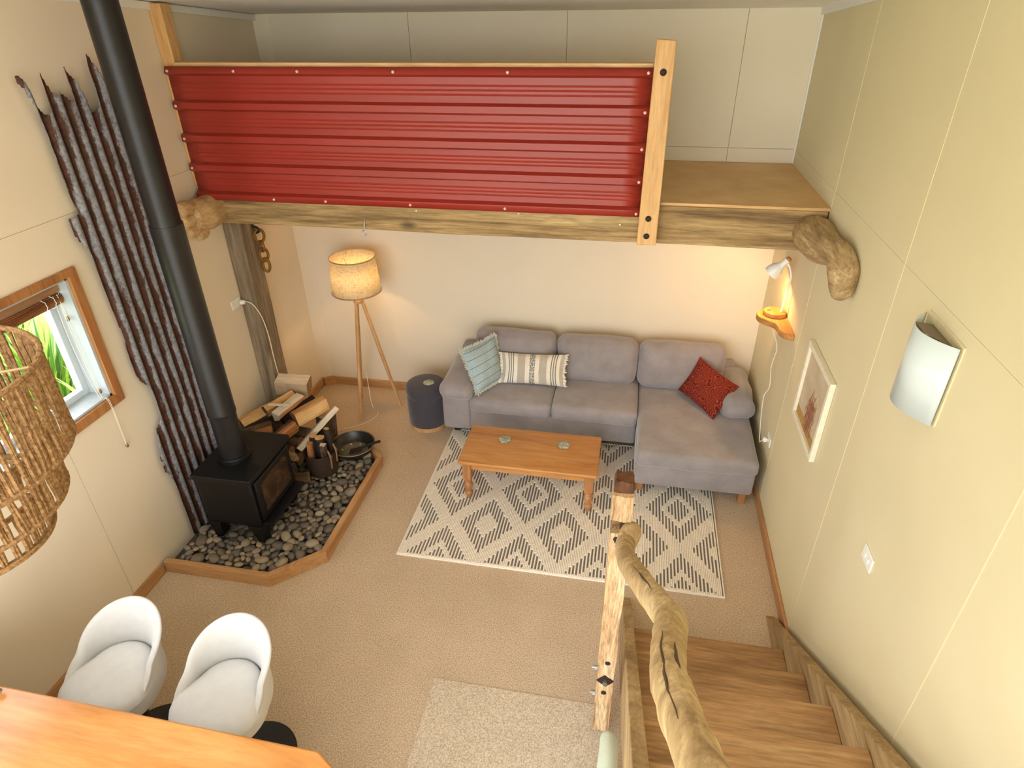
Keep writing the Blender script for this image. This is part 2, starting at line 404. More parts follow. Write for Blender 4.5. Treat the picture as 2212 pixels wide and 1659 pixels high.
def base(name, a, b, mat, label): return struct(name, B(a, b), mat, label, bevel=.004)
base('baseboard_right', (-.02, -2.5, 0), (0, 0, .09), pine_m, 'pine skirting board along the straw wall')
base('baseboard_left', (XL, -1.02, 0), (XL+.02, -.06, .09), pine_m, 'pine skirting board beyond the timber post')
base('baseboard_side', (XL, -4.1, 0), (XL+.02, -2.665, .09), pine_m, 'pine skirting board between hearth and counter')
base('baseboard_back', (XL+.11, -.02, 0), (-.02, 0, .09), pine_x_m, 'pine skirting board behind the sofa')
struct('baseboard_corner', MB().prism([(XL+.02, -.06), (XL+.035, -.078), (XL+.13, -.02), (XL+.11, -.004), (XL+.10, 0), (XL, -.06)], 2, 0, .09), pine_x_m, 'short angled pine skirting piece across the corner strip', smooth=0)
# boxed corner strip and cove trims
struct('trim_1', MB().prism([(XL, 0), (XL, -.06), (XL+.1, 0)], 2, 0, 2.31), wall_back_m, 'painted corner strip below the loft')
struct('trim_2', MB().prism([(XL, 0), (XL, -.06), (XL+.1, 0)], 2, 2.352, ZC), loft_wall_m, 'painted corner strip above the loft')
struct('trim_3', MB().prism([(0, ZC-.045), (0, ZC), (YR, zc(YR)), (YR, zc(YR)-.045)], 0, -.02, 0), white_m, 'white trim where straw wall meets ceiling')
struct('trim_4', MB().prism([(-.05, ZC-.045), (-.05, zc(.05)), (YR, zc(YR)), (YR, zc(YR)-.045)], 0, XL, XL+.02), white_m, 'white trim where beige wall meets ceiling')
struct('trim_5', B((-.012, -.012, 2.352), (0, 0, ZC-.045)), white_m, 'thin white bead in the loft corner')

# ------------------------------------------------------------------ window in the left wall
win = struct('window_1', MB().box((XL-.2, WY0-.015, WZ0), (XL, WY0, WZ1)).box((XL-.2, WY1, WZ0), (XL, WY1+.015, WZ1))
             .box((XL-.2, WY1, WZ1-.015), (XL, WY0, WZ1)).box((XL-.2, WY1, WZ0-.002), (XL, WY0, WZ0+.014)), plain('reveal_paint', (176, 184, 188), .6, var=.03), 'aluminium window with a timber architrave and painted reveals')
tw = .062; pr = .022
for nm, poly, mt in (('architrave', [(WY0, WZ0), (WY0, WZ1), (WY0+tw, WZ1+tw*.7), (WY0+tw, WZ0-tw)], frame_m),
                 ('architrave', [(WY1, WZ0), (WY1-tw, WZ0-tw), (WY1-tw, WZ1+tw*.7), (WY1, WZ1)], frame_m),
                 ('architrave', [(WY0, WZ1), (WY1, WZ1), (WY1-tw, WZ1+tw*.7), (WY0+tw, WZ1+tw*.7)], frame_m),
                 ('architrave', [(WY0, WZ0), (WY0+tw, WZ0-tw), (WY1-tw, WZ0-tw), (WY1, WZ0)], frame_m)):
    obj(nm, MB().prism(poly, 0, XL, XL+pr), mt, win, 0, .003, 'red-brown timber architrave board')
for a, b in (((WY0-.015, WY0-.055)), ((WY1+.055, WY1+.015)), ((-3.345, -3.295))):
    obj('sash_stile', MB().box((XL-.185, b, WZ0+.014), (XL-.135, a, WZ1-.015)), alu_m, win, bevel=.003)
for a, b in ((WZ0+.014, WZ0+.055), (WZ1-.055, WZ1-.015)):
    obj('sash_rail', B((XL-.183, WY1+.016, a), (XL-.137, WY0-.016, b)), alu_m, win, bevel=.003)
obj('pane', B((XL-.164, -3.295, WZ0+.05), (XL-.160, WY0-.05, WZ1-.05)), glass_m, win, 0)
obj('pane', B((XL-.164, WY1+.05, WZ0+.05), (XL-.160, -3.345, WZ1-.05)), glass_m, win, 0)
# bamboo blind
bamboo_m = wood('bamboo_slat', [(96, 54, 26), (140, 86, 46), (176, 122, 74)], 1, 16, .6)
valance_m = wood('blind_valance', [(132, 92, 58), (160, 118, 80), (178, 138, 98)], 1, 10, .6)
bl = thing('bamboo_blind', 'rolled-up brown bamboo blind hanging inside the timber framed window', 'blind', (XL-.05, -3.05, 2.0))
obj('valance', B((XL-.06, WY1+.03, 2.085), (XL-.045, WY0-.025, 2.14)), valance_m, bl, bevel=.002)
rb = MB()
for k in range(16):
    t = k/16*2*pi; rb.tube([(XL-.075+.024*cos(t), WY1+.04, 2.04+.026*sin(t)), (XL-.075+.024*cos(t), WY0-.02, 2.04+.026*sin(t))], .0058, 6)
obj('rolled_slats', rb, bamboo_m, bl)
for y in (-2.60, -2.66):
    obj('tie_cord', MB().tube([(XL-.075+.036*cos(t*pi/5), y+.004*sin(t*2), 2.04+.038*sin(t*pi/5)) for t in range(11)], .002, 5), cord_m, bl)
for (pts, tog) in ((((XL-.06, -2.56, 2.07), (XL-.05, -2.57, 1.75), (XL-.02, -2.575, 1.42), (XL+.026, -2.575, 1.39), (XL+.030, -2.58, 1.06)), True),
                   (((XL-.06, -2.585, 2.07), (XL-.05, -2.60, 1.75), (XL-.02, -2.59, 1.42), (XL+.026, -2.583, 1.39), (XL+.030, -2.585, 1.06)), False),
                   (((XL-.06, -2.545, 2.07), (XL-.06, -2.55, 1.92)), True), (((XL-.05, -2.565, 2.07), (XL-.035, -2.555, 1.44)), True)):
    c = obj('pull_cord', MB().tube(bez(pts, 6), .0016, 5), cord_m, bl)
    if tog:
        e = pts[-1]; obj('toggle', MB().lathe([(.004, .014), (.008, .008), (.010, -.004), (.007, -.014), (.003, -.016)], e, 10), plain('brass', (150, 120, 70), .35, metal=.6) if 'brass' not in MATS else MATS['brass'], c)

# outside: grass and strappy plants seen through the pane, plus an added bounce slab
lawn_t = NT('lawn'); _v = lawn_t.coord()
lawn_t.base(lawn_t.ramp(lawn_t.noise(_v, 6, 6, .7), [(.3, lin((96, 128, 48))), (.7, lin((176, 190, 104)))])); lawn_t.rough(1, .1)
struct('bounce_slab', B((-7, -16, -.2), (3, YR-.16, -.05)), plain('bounce_pale', (214, 208, 198), .9, var=.05), 'unseen pale slab added outside the gable end to bounce light')  # added out of view; bounces daylight up to the ceiling
lw = struct('ground', B((-16, -30, -.4), (12, 12, -.2)), lawn_t.m, 'sunny lawn outside the window')
leaf_ms = [plain('leaf_a', (122, 160, 52), .5, var=.2, scale=8), plain('leaf_b', (170, 192, 84), .5, var=.2, scale=8), plain('leaf_c', (84, 128, 60), .5, var=.2, scale=8)]
def flax(x, y, n, h, label, mi, broad=False):
    t = thing('garden_plant', label, 'plant', (x, y, -.2), 'plants outside the window')
    for q in range(3):
        mb = MB()
        for k in range(n//3):
            a = random.uniform(0, 2*pi); L = h*random.uniform(.6, 1.1); w = random.uniform(.018, .035)*(2.2 if broad else 1); d = Vector((cos(a), sin(a), 0)); s_ = Vector((-sin(a), cos(a), 0))
            sp = random.uniform(.15, .45)*L; vs = []
            r0 = random.uniform(0, .14)
            for i in range(6):
                u = i/5; p = Vector((x, y, -.2))+d*(r0+sp*u**1.4)+Vector((0, 0, L*(u-.45*u*u*sp/L*1.4))); ww = w*(1-u)**.6+.002
                vs += [p-s_*ww, p+s_*ww+Vector((0, 0, .006))]
            mb.add(vs, [(2*i, 2*i+1, 2*i+3, 2*i+2) for i in range(5)])
        obj('leaves', mb, leaf_ms[(mi+q) % 3], t, 60, kind='stuff')
for i, (x, y, n, h, br) in enumerate([(-5.45, -1.25, 170, 1.15, 0), (-6.35, -2.0, 170, 1.1, 0), (-6.75, -.85, 200, 1.25, 0), (-7.9, -1.7, 180, 1.25, 0), (-6.2, .3, 200, 1.3, 0), (-5.25, -2.2, 60, .8, 1), (-8.0, -.2, 200, 1.4, 0)]):
    flax(x, y, n, h, 'leafy green garden plant with long arching leaves outside the window' if not br else 'low broad-leaved garden plant close against the outside of the window', i, br)

# ------------------------------------------------------------------ loft: deck, beam, carved ends, red balustrade
deck_t = NT('particle_board'); _v = deck_t.coord()
_c = deck_t.ramp(deck_t.noise(_v, 5, 5), [(.3, lin((208, 166, 110))), (.7, lin((224, 186, 132)))])
_w = deck_t.ramp(deck_t.noise(deck_t.coord('Object', (3, 1, 1)), 4, 6, .7), [(.66, (0, 0, 0, 1)), (.72, (1, 1, 1, 1))])
deck_t.base(deck_t.mix(_w, _c, lin((216, 190, 146)))); deck_t.rough(.55)
deck = struct('loft_floor', B((XL, LOFT_Y+.01, 2.33), (0, 0, LOFT_Z)), deck_t.m, 'brown particle board loft floor')
obj('edge_strip', B((-1.0, LOFT_Y-.005, 2.334), (-.005, LOFT_Y+.01, LOFT_Z+.002)), ply_edge_m, deck, bevel=.002)
for y in (-.95, -.6, -.25): obj('joist', B((XL, y-.045, 2.17), (0, y, 2.33)), beam_m, deck)

bm_ = thing('loft_beam', 'long rough-sawn timber beam carrying the loft edge', 'beam', (-2.1, LOFT_Y, 2.08))
mb = MB(); N = 60
for i in range(N+1):
    x = XL+.01+(-.02-XL)*i/N
    for (y, z) in ((LOFT_Y, 2.33), (LOFT_Y, 2.085), (LOFT_Y+.11, 2.085), (LOFT_Y+.11, 2.33)):
        mb.v.append((x, y+.004*noise.noise((x*2, y, z)), z+.006*noise.noise((x*1.3, y*3, z*5)) if z < 2.2 else z))
for i in range(N):
    for j in range(4): mb.f.append((i*4+j, i*4+(j+1) % 4, i*4+4+(j+1) % 4, i*4+4+j)); mb.m.append(0)
mb.f += [(3, 2, 1, 0), tuple(N*4+j for j in range(4))]; mb.m += [0, 0]
obj('timber', mb, beam_m, bm_, 20, .006)
for x, z in ((-2.60, 2.235), (-1.24, 2.20), (-1.9, 2.245)): obj('nail', MB().lathe([(.007, 0), (.007, .003), (.002, .005)], (x, LOFT_Y-.003, z), 10, M=Matrix.Rotation(pi/2, 3, 'X').to_4x4()), screw_m, bm_)
hk = thing('screw_hook', 'small metal eye hook under the loft beam', 'hook', (-2.98, LOFT_Y, 2.1))
obj('shank', MB().tube([(-2.98, LOFT_Y-.004, 2.16), (-2.98, LOFT_Y-.02, 2.13), (-2.985, LOFT_Y-.02, 2.09)], .004, 8), steel_m, hk)
obj('eye', MB().tube([(-2.985+.014*cos(t*pi/8), LOFT_Y-.02, 2.072+.017*sin(t*pi/8)) for t in range(17)], .0035, 8), steel_m, hk)

def blob(path, rad, n=16, wob=.008, wf=9, seg=6, squash=1):
    P = bez(path, seg); m = len(P); R = []
    for i in range(m):
        u = i/(m-1)*(len(rad)-1); k = min(int(u), len(rad)-2); R.append(rad[k]+(rad[k+1]-rad[k])*(u-k))
    return MB().tube(P, R, n, wob=wob, wf=wf, squash=squash)
# left: carved knuckle-like end, right: boot-like bent end
kl = thing('carved_driftwood_end', 'knobbly fist-shaped driftwood end of the loft beam next to the black flue', 'driftwood', (-4.12, -1.4, 2.1))
obj('body', blob([(-4.115, -1.19, 2.19), (-4.118, -1.28, 2.19), (-4.12, -1.40, 2.185), (-4.12, -1.50, 2.19)], [.098, .108, .112, .09], wob=.02), knob_m, kl, 60)
for (y, z, r) in ((-1.55, 2.265, .052), (-1.555, 2.185, .046), (-1.53, 2.115, .044), (-1.44, 2.07, .042)):
    obj('knuckle', blob([(-4.125, -1.42, z*.5+1.09), (-4.13, y+.03, z), (-4.13, y-.03, z-.004), (-4.13, y-.05, z-.006)], [r*.9, r*1.12, r, r*.45], 12, .006), knob_m, kl, 60)
kr = thing('bent_driftwood_end', 'boot-shaped driftwood end of the loft beam against the straw wall', 'driftwood', (-.08, -1.6, 2.1))
obj('body', blob([(-.085, -1.20, 2.20), (-.085, -1.36, 2.21), (-.078, -1.55, 2.215), (-.074, -1.72, 2.245), (-.07, -1.86, 2.25), (-.066, -1.95, 2.20), (-.065, -1.965, 2.13), (-.065, -1.95, 2.085)], [.105, .115, .10, .073, .076, .076, .062, .035], 18, .009), drift_m, kr, 60)

RX0, RX1 = -4.188, -1.115
bal = thing('loft_balustrade', 'loft balustrade clad in red ribbed steel sheet with blond timber posts', 'balustrade', (-2.6, -1.27, 2.1))
prof = []  # (y, z) from top to bottom
yb_, yf_ = -1.262, -1.296
ribs = [3.085, 2.875, 2.672, 2.482, 2.288]
z_top, z_bot = 3.108, 2.268
prof.append((yb_-.02, z_top))
for i, zr in enumerate(ribs):
    if i: prof += [(yb_, zr+.036), (yf_, zr+.021)]
    prof += [(yf_, zr-.017 if i < 4 else z_bot)]
    if i < 4:
        prof += [(yb_, zr-.033)]
        zn = ribs[i+1]+.036; z0 = zr-.033
        for q in (.32, .5, .68):
            zz = z0+(zn-z0)*q; prof += [(yb_, zz+.006), (yb_-.003, zz), (yb_, zz-.006)]
mb = MB(); n = len(prof); K = 24
for i in range(K+1):
    x = RX0+(RX1-RX0)*i/K
    for (y, z) in prof:
        e = .035*(z_top-z)/(z_top-z_bot)*(1-i/K)*0
        mb.v.append((x+e, y+.002*noise.noise((x*1.5, 0, z*4)), z))
for i in range(K):
    for j in range(n-1): mb.f.append((i*n+j, i*n+j+1, (i+1)*n+j+1, (i+1)*n+j)); mb.m.append(0)
sh = obj('steel_sheet', mb, red_m, bal, 25); so = sh.modifiers.new('t', 'SOLIDIFY'); so.thickness = .0012
scr = MB().lathe([(.009, 0), (.009, .003), (.0065, .004), (.006, .008), (.0035, .010)], (0, 0, 0), 10, M=Matrix.Rotation(pi/2, 4, 'X')).mesh('screw', [screw_m])
def screw(x, y, z, par, me=scr, nm='screw'):
    o = obj(nm, me, None, par); o.location = (x, y, z); return o
def scr_row(xs_, z, y=yf_-.001):
    for x in xs_: screw(x, y, z, sh)
scr_row([RX0+.025, -3.70, -3.27, -2.65, -1.95, RX1-.03], 3.082)
for zr in ribs[1:4]: scr_row([RX0+.022, RX1-.03], zr)
scr_row([RX0+.10, -3.60, -3.22, -2.62, -1.98, RX1-.03], 2.288)
obj('top_rail', B((-4.13, -1.259, 3.098), (-1.12, -1.19, 3.128)), ply_edge_m, bal, bevel=.003)
obj('bottom_rail', B((-4.12, -1.245, 2.351), (-1.12, -1.20, 2.40)), ply_edge_m, bal, bevel=.003)
pw = obj('wall_post', B((XL+.002, -1.25, 2.351), (XL+.088, -1.16, zc(-1.2)-.01)), blond_z_m, bal, bevel=.004)
pp = obj('post', MB().prism([(-1.126, 2.105), (-1.006, 2.108), (-1.012, 3.245), (-1.118, 3.252)], 1, -1.345, -1.295), blond_z_m, bal, 0, .005)
bolt_me = MB().lathe([(.019, 0), (.019, .003), (.014, .004), (.013, .011), (.006, .014)], (0, 0, 0), 12, M=Matrix.Rotation(pi/2, 4, 'X')).mesh('bolt', [iron_m])
for x, z in ((-1.066, 3.09), (-1.068, 2.275), (-1.070, 2.165)): screw(x, -1.345, z, pp, bolt_me, 'bolt')
obj('post_spacer', B((-1.115, -1.297, 2.11), (-1.02, -1.24, 2.33)), blond_z_m, bal)

# ------------------------------------------------------------------ corrugated iron feature, flue, stove
def pl(table, x):
    for (a, u), (b, v) in zip(table, table[1:]):
        if a <= x <= b: return u+(v-u)*(x-a)/(b-a)
    return table[0][1] if x < table[0][0] else table[-1][1]
leftE = [(0.03, -2.356), (.167, -2.356), (.49, -2.346), (.73, -2.389), (.918, -2.376), (1.08, -2.28), (1.25, -2.268), (1.47, -2.344), (1.72, -2.313), (1.82, -2.326), (2.18, -2.345), (2.38, -2.40), (2.45, -2.395), (2.452, -2.31), (2.62, -2.353), (2.88, -2.351), (3.0, -2.365), (3.2, -2.41)]
topE = [(-2.42, 3.17), (-2.38, 3.165), (-2.34, 3.03), (-2.30, 2.96), (-2.262, 3.0), (-2.245, 3.175), (-2.21, 3.05), (-2.16, 3.06), (-2.11, 3.0), (-2.085, 3.185), (-2.04, 3.1), (-2.01, 2.93), (-1.95, 2.95), (-1.92, 3.12), (-1.895, 3.235), (-1.85, 3.08), (-1.82, 2.99), (-1.78, 3.05), (-1.6, 2.98)]
mb = MB(); y0c, y1c, z0c, z1c = -2.42, -1.74, .04, 3.24; NY, NZ = 85, 200
for j in range(NZ+1):
    z = z0c+(z1c-z0c)*j/NZ
    for i in range(NY+1):
        y = y0c+(y1c-y0c)*i/NY
        x = XL+.043+.014*sin(2*pi*(y+2.3)/.084)+.004*noise.noise((y*6, z*1.5, 0))
        mb.v.append((x, y, z))
for j in range(NZ):
    z = z0c+(z1c-z0c)*(j+.5)/NZ
    for i in range(NY):
        y = y0c+(y1c-y0c)*(i+.5)/NY
        if y < pl(leftE, z)+.008*noise.noise((0, z*14, 3)) or z > pl(topE, y): continue
        a = j*(NY+1)+i; mb.f.append((a, a+1, a+NY+2, a+NY+1)); mb.m.append(0)
ci = obj('corrugated_iron_sheet', mb, rust_m, None, 60)
bmx = bmesh.new(); bmx.from_mesh(ci.data); bmesh.ops.delete(bmx, geom=[v for v in bmx.verts if not v.link_faces], context='VERTS')
for _ in range(2): bmesh.ops.smooth_vert(bmx, verts=[v for v in bmx.verts if v.is_boundary], factor=.5, use_axis_x=False, use_axis_y=True, use_axis_z=True)
bmx.to_mesh(ci.data); bmx.free()
so = ci.modifiers.new('t', 'SOLIDIFY'); so.thickness = .0025
tag(ci, 'tall rusted grey corrugated iron sheet with torn pointed top behind the flue', 'metal sheet')

FX, FY, ST = -3.81, -2.13, .68
fl = thing('flue_pipe', 'tall black stove flue rising to the ceiling', 'flue', (FX, FY, ST))
obj('lower_pipe', MB().lathe([(.088, ST+.012), (.088, 1.06)], (FX, FY, 0), 40), flue_m, fl)
obj('middle_pipe', MB().lathe([(.092, 1.05), (.094, 1.055), (.094, 1.075), (.092, 1.08), (.092, 2.36)], (FX, FY, 0), 40), flue_m, fl)
obj('upper_pipe', MB().lathe([(.087, 2.355), (.087, 2.37), (.084, 2.375), (.084, 3.53)], (FX, FY, 0), 40), flue_m, fl)
obj('collar', MB().lathe([(.115, ST+.001), (.115, ST+.014), (.102, ST+.018), (.098, ST+.035), (.090, ST+.036)], (FX, FY, 0), 40), black_m, fl)
obj('ceiling_plate', MB().lathe([(.10, 3.475), (.15, 3.482), (.15, 3.488), (.10, 3.53)], (FX, FY, 0), 40), black_m, fl)

st = thing('wood_stove', 'black cast wood burning stove standing on pebbles', 'stove', (-3.78, -2.1, .1))
SX0, SX1, SY0, SY1 = -3.99, -3.575, -2.36, -1.84
obj('body', MB().box((SX0, SY0, .24), (SX1, SY1, .64)), black_m, st, bevel=.012)
obj('top_plate', MB().prism([(SX0-.012, SY0-.022), (SX1+.02, SY0-.022), (SX1+.02, SY1+.022), (SX0-.012, SY1+.022)], 2, .64, ST), black_m, st, 0, .006)
dr = obj('door', B((SX1, SY0+.03, .285), (SX1+.022, SY1-.03, .625)), black_m, st, bevel=.006)
obj('glass', MB().prism([(SY0+.085, .34), (SY1-.085, .34), (SY1-.085, .55), (SY1-.125, .585), (SY0+.125, .585), (SY0+.085, .55)], 0, SX1+.0215, SX1+.027), stoveglass_m, dr)
obj('handle', MB().tube([(SX1+.03, SY1-.05, .46), (SX1+.06, SY1-.05, .455), (SX1+.06, SY1-.05, .38)], .009, 8), black_m, dr)
obj('ash_shelf', MB().prism([(SX1-.005, .245), (SX1+.085, .258), (SX1+.085, .274), (SX1-.005, .274)], 1, SY0+.02, SY1-.02), black_m, st, 0, .004)
obj('heat_shield', B((SX0-.03, SY0+.03, .26), (SX0-.022, SY1-.03, .62)), black_m, st)
for sx in (0, 1):
    for sy in (0, 1):
        cx_ = (SX0+.05, SX1-.05)[sx]; cy_ = (SY0+.06, SY1-.06)[sy]
        mb = MB(); vs = []
        for (z, s_, o) in ((.25, .075, 0), (.17, .055, .004), (.085, .036, .012)):
            for (ux, uy) in ((-1, -1), (1, -1), (1, 1), (-1, 1)): vs.append((cx_+ux*s_*.7+(o if sx else -o), cy_+uy*s_+(o if sy else -o), z))
        mb.add(vs, [(3, 2, 1, 0), (8, 9, 10, 11)]+[(k*4+j, k*4+(j+1) % 4, k*4+4+(j+1) % 4, k*4+4+j) for k in (0, 1) for j in range(4)])
        obj('leg', mb, black_m, st, 0, .005)

# ------------------------------------------------------------------ hearth box and pebbles
HP = [(-4.196, -2.655), (-3.40, -2.655), (-3.105, -2.372), (-3.105, -1.244), (-3.32, -1.04), (-4.196, -1.04)]
def inset(P, d):
    out = []; n = len(P)
    for i in range(n):
        p0, p1, p2 = Vector(P[i-1]), Vector(P[i]), Vector(P[(i+1) % n])
        a = (p1-p0).normalized(); b = (p2-p1).normalized(); na = Vector((-a.y, a.x)); nb = Vector((-b.y, b.x))
        m = (na+nb); m = m/(m.length_squared)*2; out.append(tuple(p1+m*d))
    return out
HI = inset(HP, .042); HI[0] = (-4.196, HI[0][1]); HI[-1] = (-4.196, HI[-1][1])
hearth = thing('hearth_surround', 'low pine box frame with clipped corners holding the pebble bed', 'hearth', (-3.6, -1.85, 0))
for i in range(5):
    a, b = HP[i], HP[i+1]; ai, bi = HI[i], HI[i+1]
    obj('board', MB().prism([a, b, bi, ai], 2, 0, .1), pine_x_m if i in (0, 4) else pine_m, hearth, 0, .003)
tray_m = plain('hearth_tray', (70, 62, 54), .9, var=.2)
obj('tray', MB().prism(HI, 2, .002, .03), tray_m, hearth, 0)

def inside(p, P):
    c = False; n = len(P)
    for i in range(n):
        (x1, y1), (x2, y2) = P[i], P[i-1]
        if (y1 > p[1]) != (y2 > p[1]) and p[0] < (x2-x1)*(p[1]-y1)/(y2-y1)+x1: c = not c
    return c
peb_ms = [plain('pebble_%d' % i, c, .75, var=.12, scale=25, bump=.2, bscale=60) for i, c in enumerate([(120, 108, 92), (142, 126, 104), (96, 88, 78), (128, 116, 102), (150, 134, 110), (106, 92, 76)])]
def pebble_mesh(k, mat, sub=2):
    bmn = bmesh.new(); bmesh.ops.create_icosphere(bmn, subdivisions=sub, radius=1)
    for v in bmn.verts:
        d = v.co.copy(); v.co = d*(1+.22*noise.noise(d*1.1+Vector((k*7.3, 0, 0)))); v.co.z *= .5
    me = bpy.data.meshes.new('pebble'); bmn.to_mesh(me); bmn.free(); me.materials.append(mat)
    for p in me.polygons: p.use_smooth = True
    return me
peb_me = [pebble_mesh(k, peb_ms[k % 6]) for k in range(18)]
PIN = inset(HP, .078); rp = random.Random(3)
legs_xy = [(SX0+.05, SY0+.06), (SX1-.05, SY0+.06), (SX0+.05, SY1-.06), (SX1-.05, SY1-.06)]
pts = []
for _ in range(60000):
    p = (rp.uniform(-4.18, -3.15), rp.uniform(-2.6, -1.08))
    if not inside(p, PIN): continue
    s = rp.choice([.022, .026, .030, .030, .036, .042, .048])
    if p[0] < -3.6 and p[1] > -1.72: continue                       # under the firewood
    if SX0-.05 < p[0] < SX1-.02 and SY0+.05 < p[1] < SY1+.1: continue  # under the stove
    if (p[0]+3.52)**2+(p[1]+1.5)**2 < .10**2 or (p[0]+3.37)**2+(p[1]+1.22)**2 < .12**2: continue
    if any((p[0]-l[0])**2+(p[1]-l[1])**2 < (.055+s*.5)**2 for l in legs_xy): continue
    if any((p[0]-q[0])**2+(p[1]-q[1])**2 < ((s+q[2])*.80)**2 for q in pts): continue
    pts.append((p[0], p[1], s))
pts.sort(key=lambda q: (Vector((q[0], q[1], .1))-CAM).length)
fill = MB()
for k, (x, y, s) in enumerate(pts):
    if k < 296:
        o = bpy.data.objects.new('pebble', peb_me[rp.randrange(18)]); COL.objects.link(o)
        o.location = (x, y, .078+rp.uniform(-.006, .012)); o.rotation_euler = (rp.uniform(-.35, .35), rp.uniform(-.35, .35), rp.uniform(0, 6.28))
        e = rp.uniform(.75, 1); o.scale = (s*1.12, s*e*.95, s*1.1)
        tag(o, 'smooth grey river pebble in the hearth bed', 'pebble', 'pebbles in the hearth')
    else: fill.add([(x+s*cos(a)*cos(b), y+s*sin(a)*cos(b), .078+s*.55*sin(b)) for b in (-.9, 0, .9) for a in [t*pi/4 for t in range(8)]], [(r*8+t, r*8+(t+1) % 8, r*8+8+(t+1) % 8, r*8+8+t) for r in (0, 1) for t in range(8)]+[tuple(range(16, 24))])
ico = peb_me[3]; iv = [v.co.copy() for v in ico.vertices]; ifc = [tuple(p.vertices) for p in ico.polygons]
for _ in range(900):   # lower layer filling the gaps
    p = (rp.uniform(-4.19, -3.13), rp.uniform(-2.62, -1.07))
    if not inside(p, inset(HP, .062)): continue
    s = rp.uniform(.022, .036); a = rp.uniform(0, 6.28)
    M4 = Matrix.Translation((p[0], p[1], .046)) @ Matrix.Rotation(a, 4, 'Z') @ Matrix.Diagonal((s*1.15, s, s, 1))
    fill.add([M4 @ v for v in iv], ifc)
fo = obj('gravel_bed', fill, peb_ms[2], hearth, 60, kind='stuff', label='lower layer of grey pebbles')

# ------------------------------------------------------------------ firewood, kindling tub, ash basin
def xf(loc, rz, ry=0, rx=0): return Matrix.Translation(loc) @ Matrix.Rotation(rz, 4, 'Z') @ Matrix.Rotation(ry, 4, 'Y') @ Matrix.Rotation(rx, 4, 'X')
def log(name, poly, L, loc, rz, ry, rx, mats, label, barkside=(0,), seed=0, group='firewood beside the stove', cat='firewood'):
    """split log along local X, polygon cross-section; edges in barkside get the bark material"""
    mb = MB(); n = len(poly); K = 7
    for i in range(K+1):
        x = -L/2+L*i/K
        for j, (u, w) in enumerate(poly):
            d = .006*noise.noise((x*9+seed*3, u*20, w*20+seed)); mb.v.append((x+(.008*noise.noise((u*30, w*30, seed)) if i in (0, K) else 0), u+d, w+d*.8))
    for i in range(K):
        for j in range(n): mb.f.append((i*n+j, i*n+(j+1) % n, (i+1)*n+(j+1) % n, (i+1)*n+j)); mb.m.append(1 if j in barkside else 0)
    mb.f += [tuple(range(n-1, -1, -1)), tuple(K*n+j for j in range(n))]; mb.m += [2, 2]
    o = obj(name, mb, mats, None, 40); o.matrix_world = xf(loc, rz, ry, rx); tag(o, label, cat, group); return o
def roundpoly(r, n=14, sq=1): return [(r*cos(2*pi*k/n)*(1+.06*sin(3*k)), r*sq*sin(2*pi*k/n)*(1+.05*cos(2*k))) for k in range(n)]
def quarter(r): return [(0, 0)]+[(r*cos(t*pi/12), r*sin(t*pi/12)) for t in range(0, 7)]
endg_m = plain('end_grain', (150, 112, 74), .9, var=.2, scale=60, bump=.4, bscale=120)
G3 = [split_m, bark_m, endg_m]
# base rows (mostly hidden behind the stove)
for k, (x, y, z, rz) in enumerate([(-3.93, -1.605, .155, .0), (-3.93, -1.468, .155, .01), (-3.93, -1.331, .155, .0), (-3.93, -1.194, .155, -.01), (-3.95, -1.536, .268, .0), (-3.94, -1.40, .268, .01), (-3.93, -1.262, .268, .0)]):
    log('firewood_log', roundpoly(.057), .38, (x, y, z), rz, 0, k, [redwood_m, bark_m, endg_m], 'bark-covered log low in the firewood stack behind the stove', tuple(range(14)), k)
def big(P, k): return [(u*k, w*k) for u, w in P]
log('firewood_log', [(-.075, -.06), (.07, -.06), (.08, .03), (.06, .075), (-.07, .07)], .27, (-4.0, -1.12, .60), .20, .10, .12, [plain('grey_split', (172, 148, 118), .85, var=.18, scale=14, bump=.5, bscale=60), split_pale_m, endg_m], 'squared grey-brown log with a white edge topmost on the firewood stack', (3,), 11)
log('firewood_log', big([(-.05, -.07), (.05, -.075), (.075, -.02), (.05, .055), (0, .07), (-.06, .04)], .95), .29, (-4.07, -1.37, .46), .95, -.12, .2, [split_m, bark_m, bark_m], 'pair-ridged split log with rough bark end lying by the wall', (0, 1, 5), 12)
log('firewood_log', big([(-.055, -.06), (.055, -.06), (.07, .0), (.02, .065), (-.05, .05)], .72), .27, (-3.98, -1.24, .47), 1.0, -.15, .4, [split_m, bark_m, bark_m], 'tan split log with grey bark under the squared log', (0, 1), 13)
log('firewood_log', big(quarter(.105), .85), .28, (-3.875, -1.31, .515), 1.2, -.15, 3.2, [split_pale_m, redwood_m, split_pale_m], 'quarter log with a clean white split face', (1, 2, 3, 4, 5, 6), 14)
log('firewood_log', roundpoly(.072), .32, (-3.82, -1.17, .44), .9, -.18, 0, [bark_dark_m, bark_dark_m, bark_dark_m], 'round log covered in dark brown bark', tuple(range(14)), 15)
log('firewood_log', big([(-.06, -.045), (.06, -.045), (.065, .03), (.0, .055), (-.06, .04)], 1.2), .29, (-3.71, -1.24, .40), .9, -.15, -.25, [split_m, bark_m, redwood_m], 'golden split log with flat faces beside the dark round log', (0,), 16)
log('firewood_log', big([(-.035, -.02), (.035, -.022), (.04, .015), (-.03, .02)], 1.1), .46, (-3.62, -1.33, .31), 1.0, -.50, -.5, [split_pale_m, split_pale_m, split_pale_m], 'long pale split plank sloping down in front of the golden log', (), 17)
log('firewood_log', [(-.007, -.005), (.007, -.005), (.007, .006), (-.006, .006)], .17, (-3.885, -1.37, .575), .25, .08, 0, [split_pale_m]*3, 'thin pale stick lying across the split logs', (), 18)
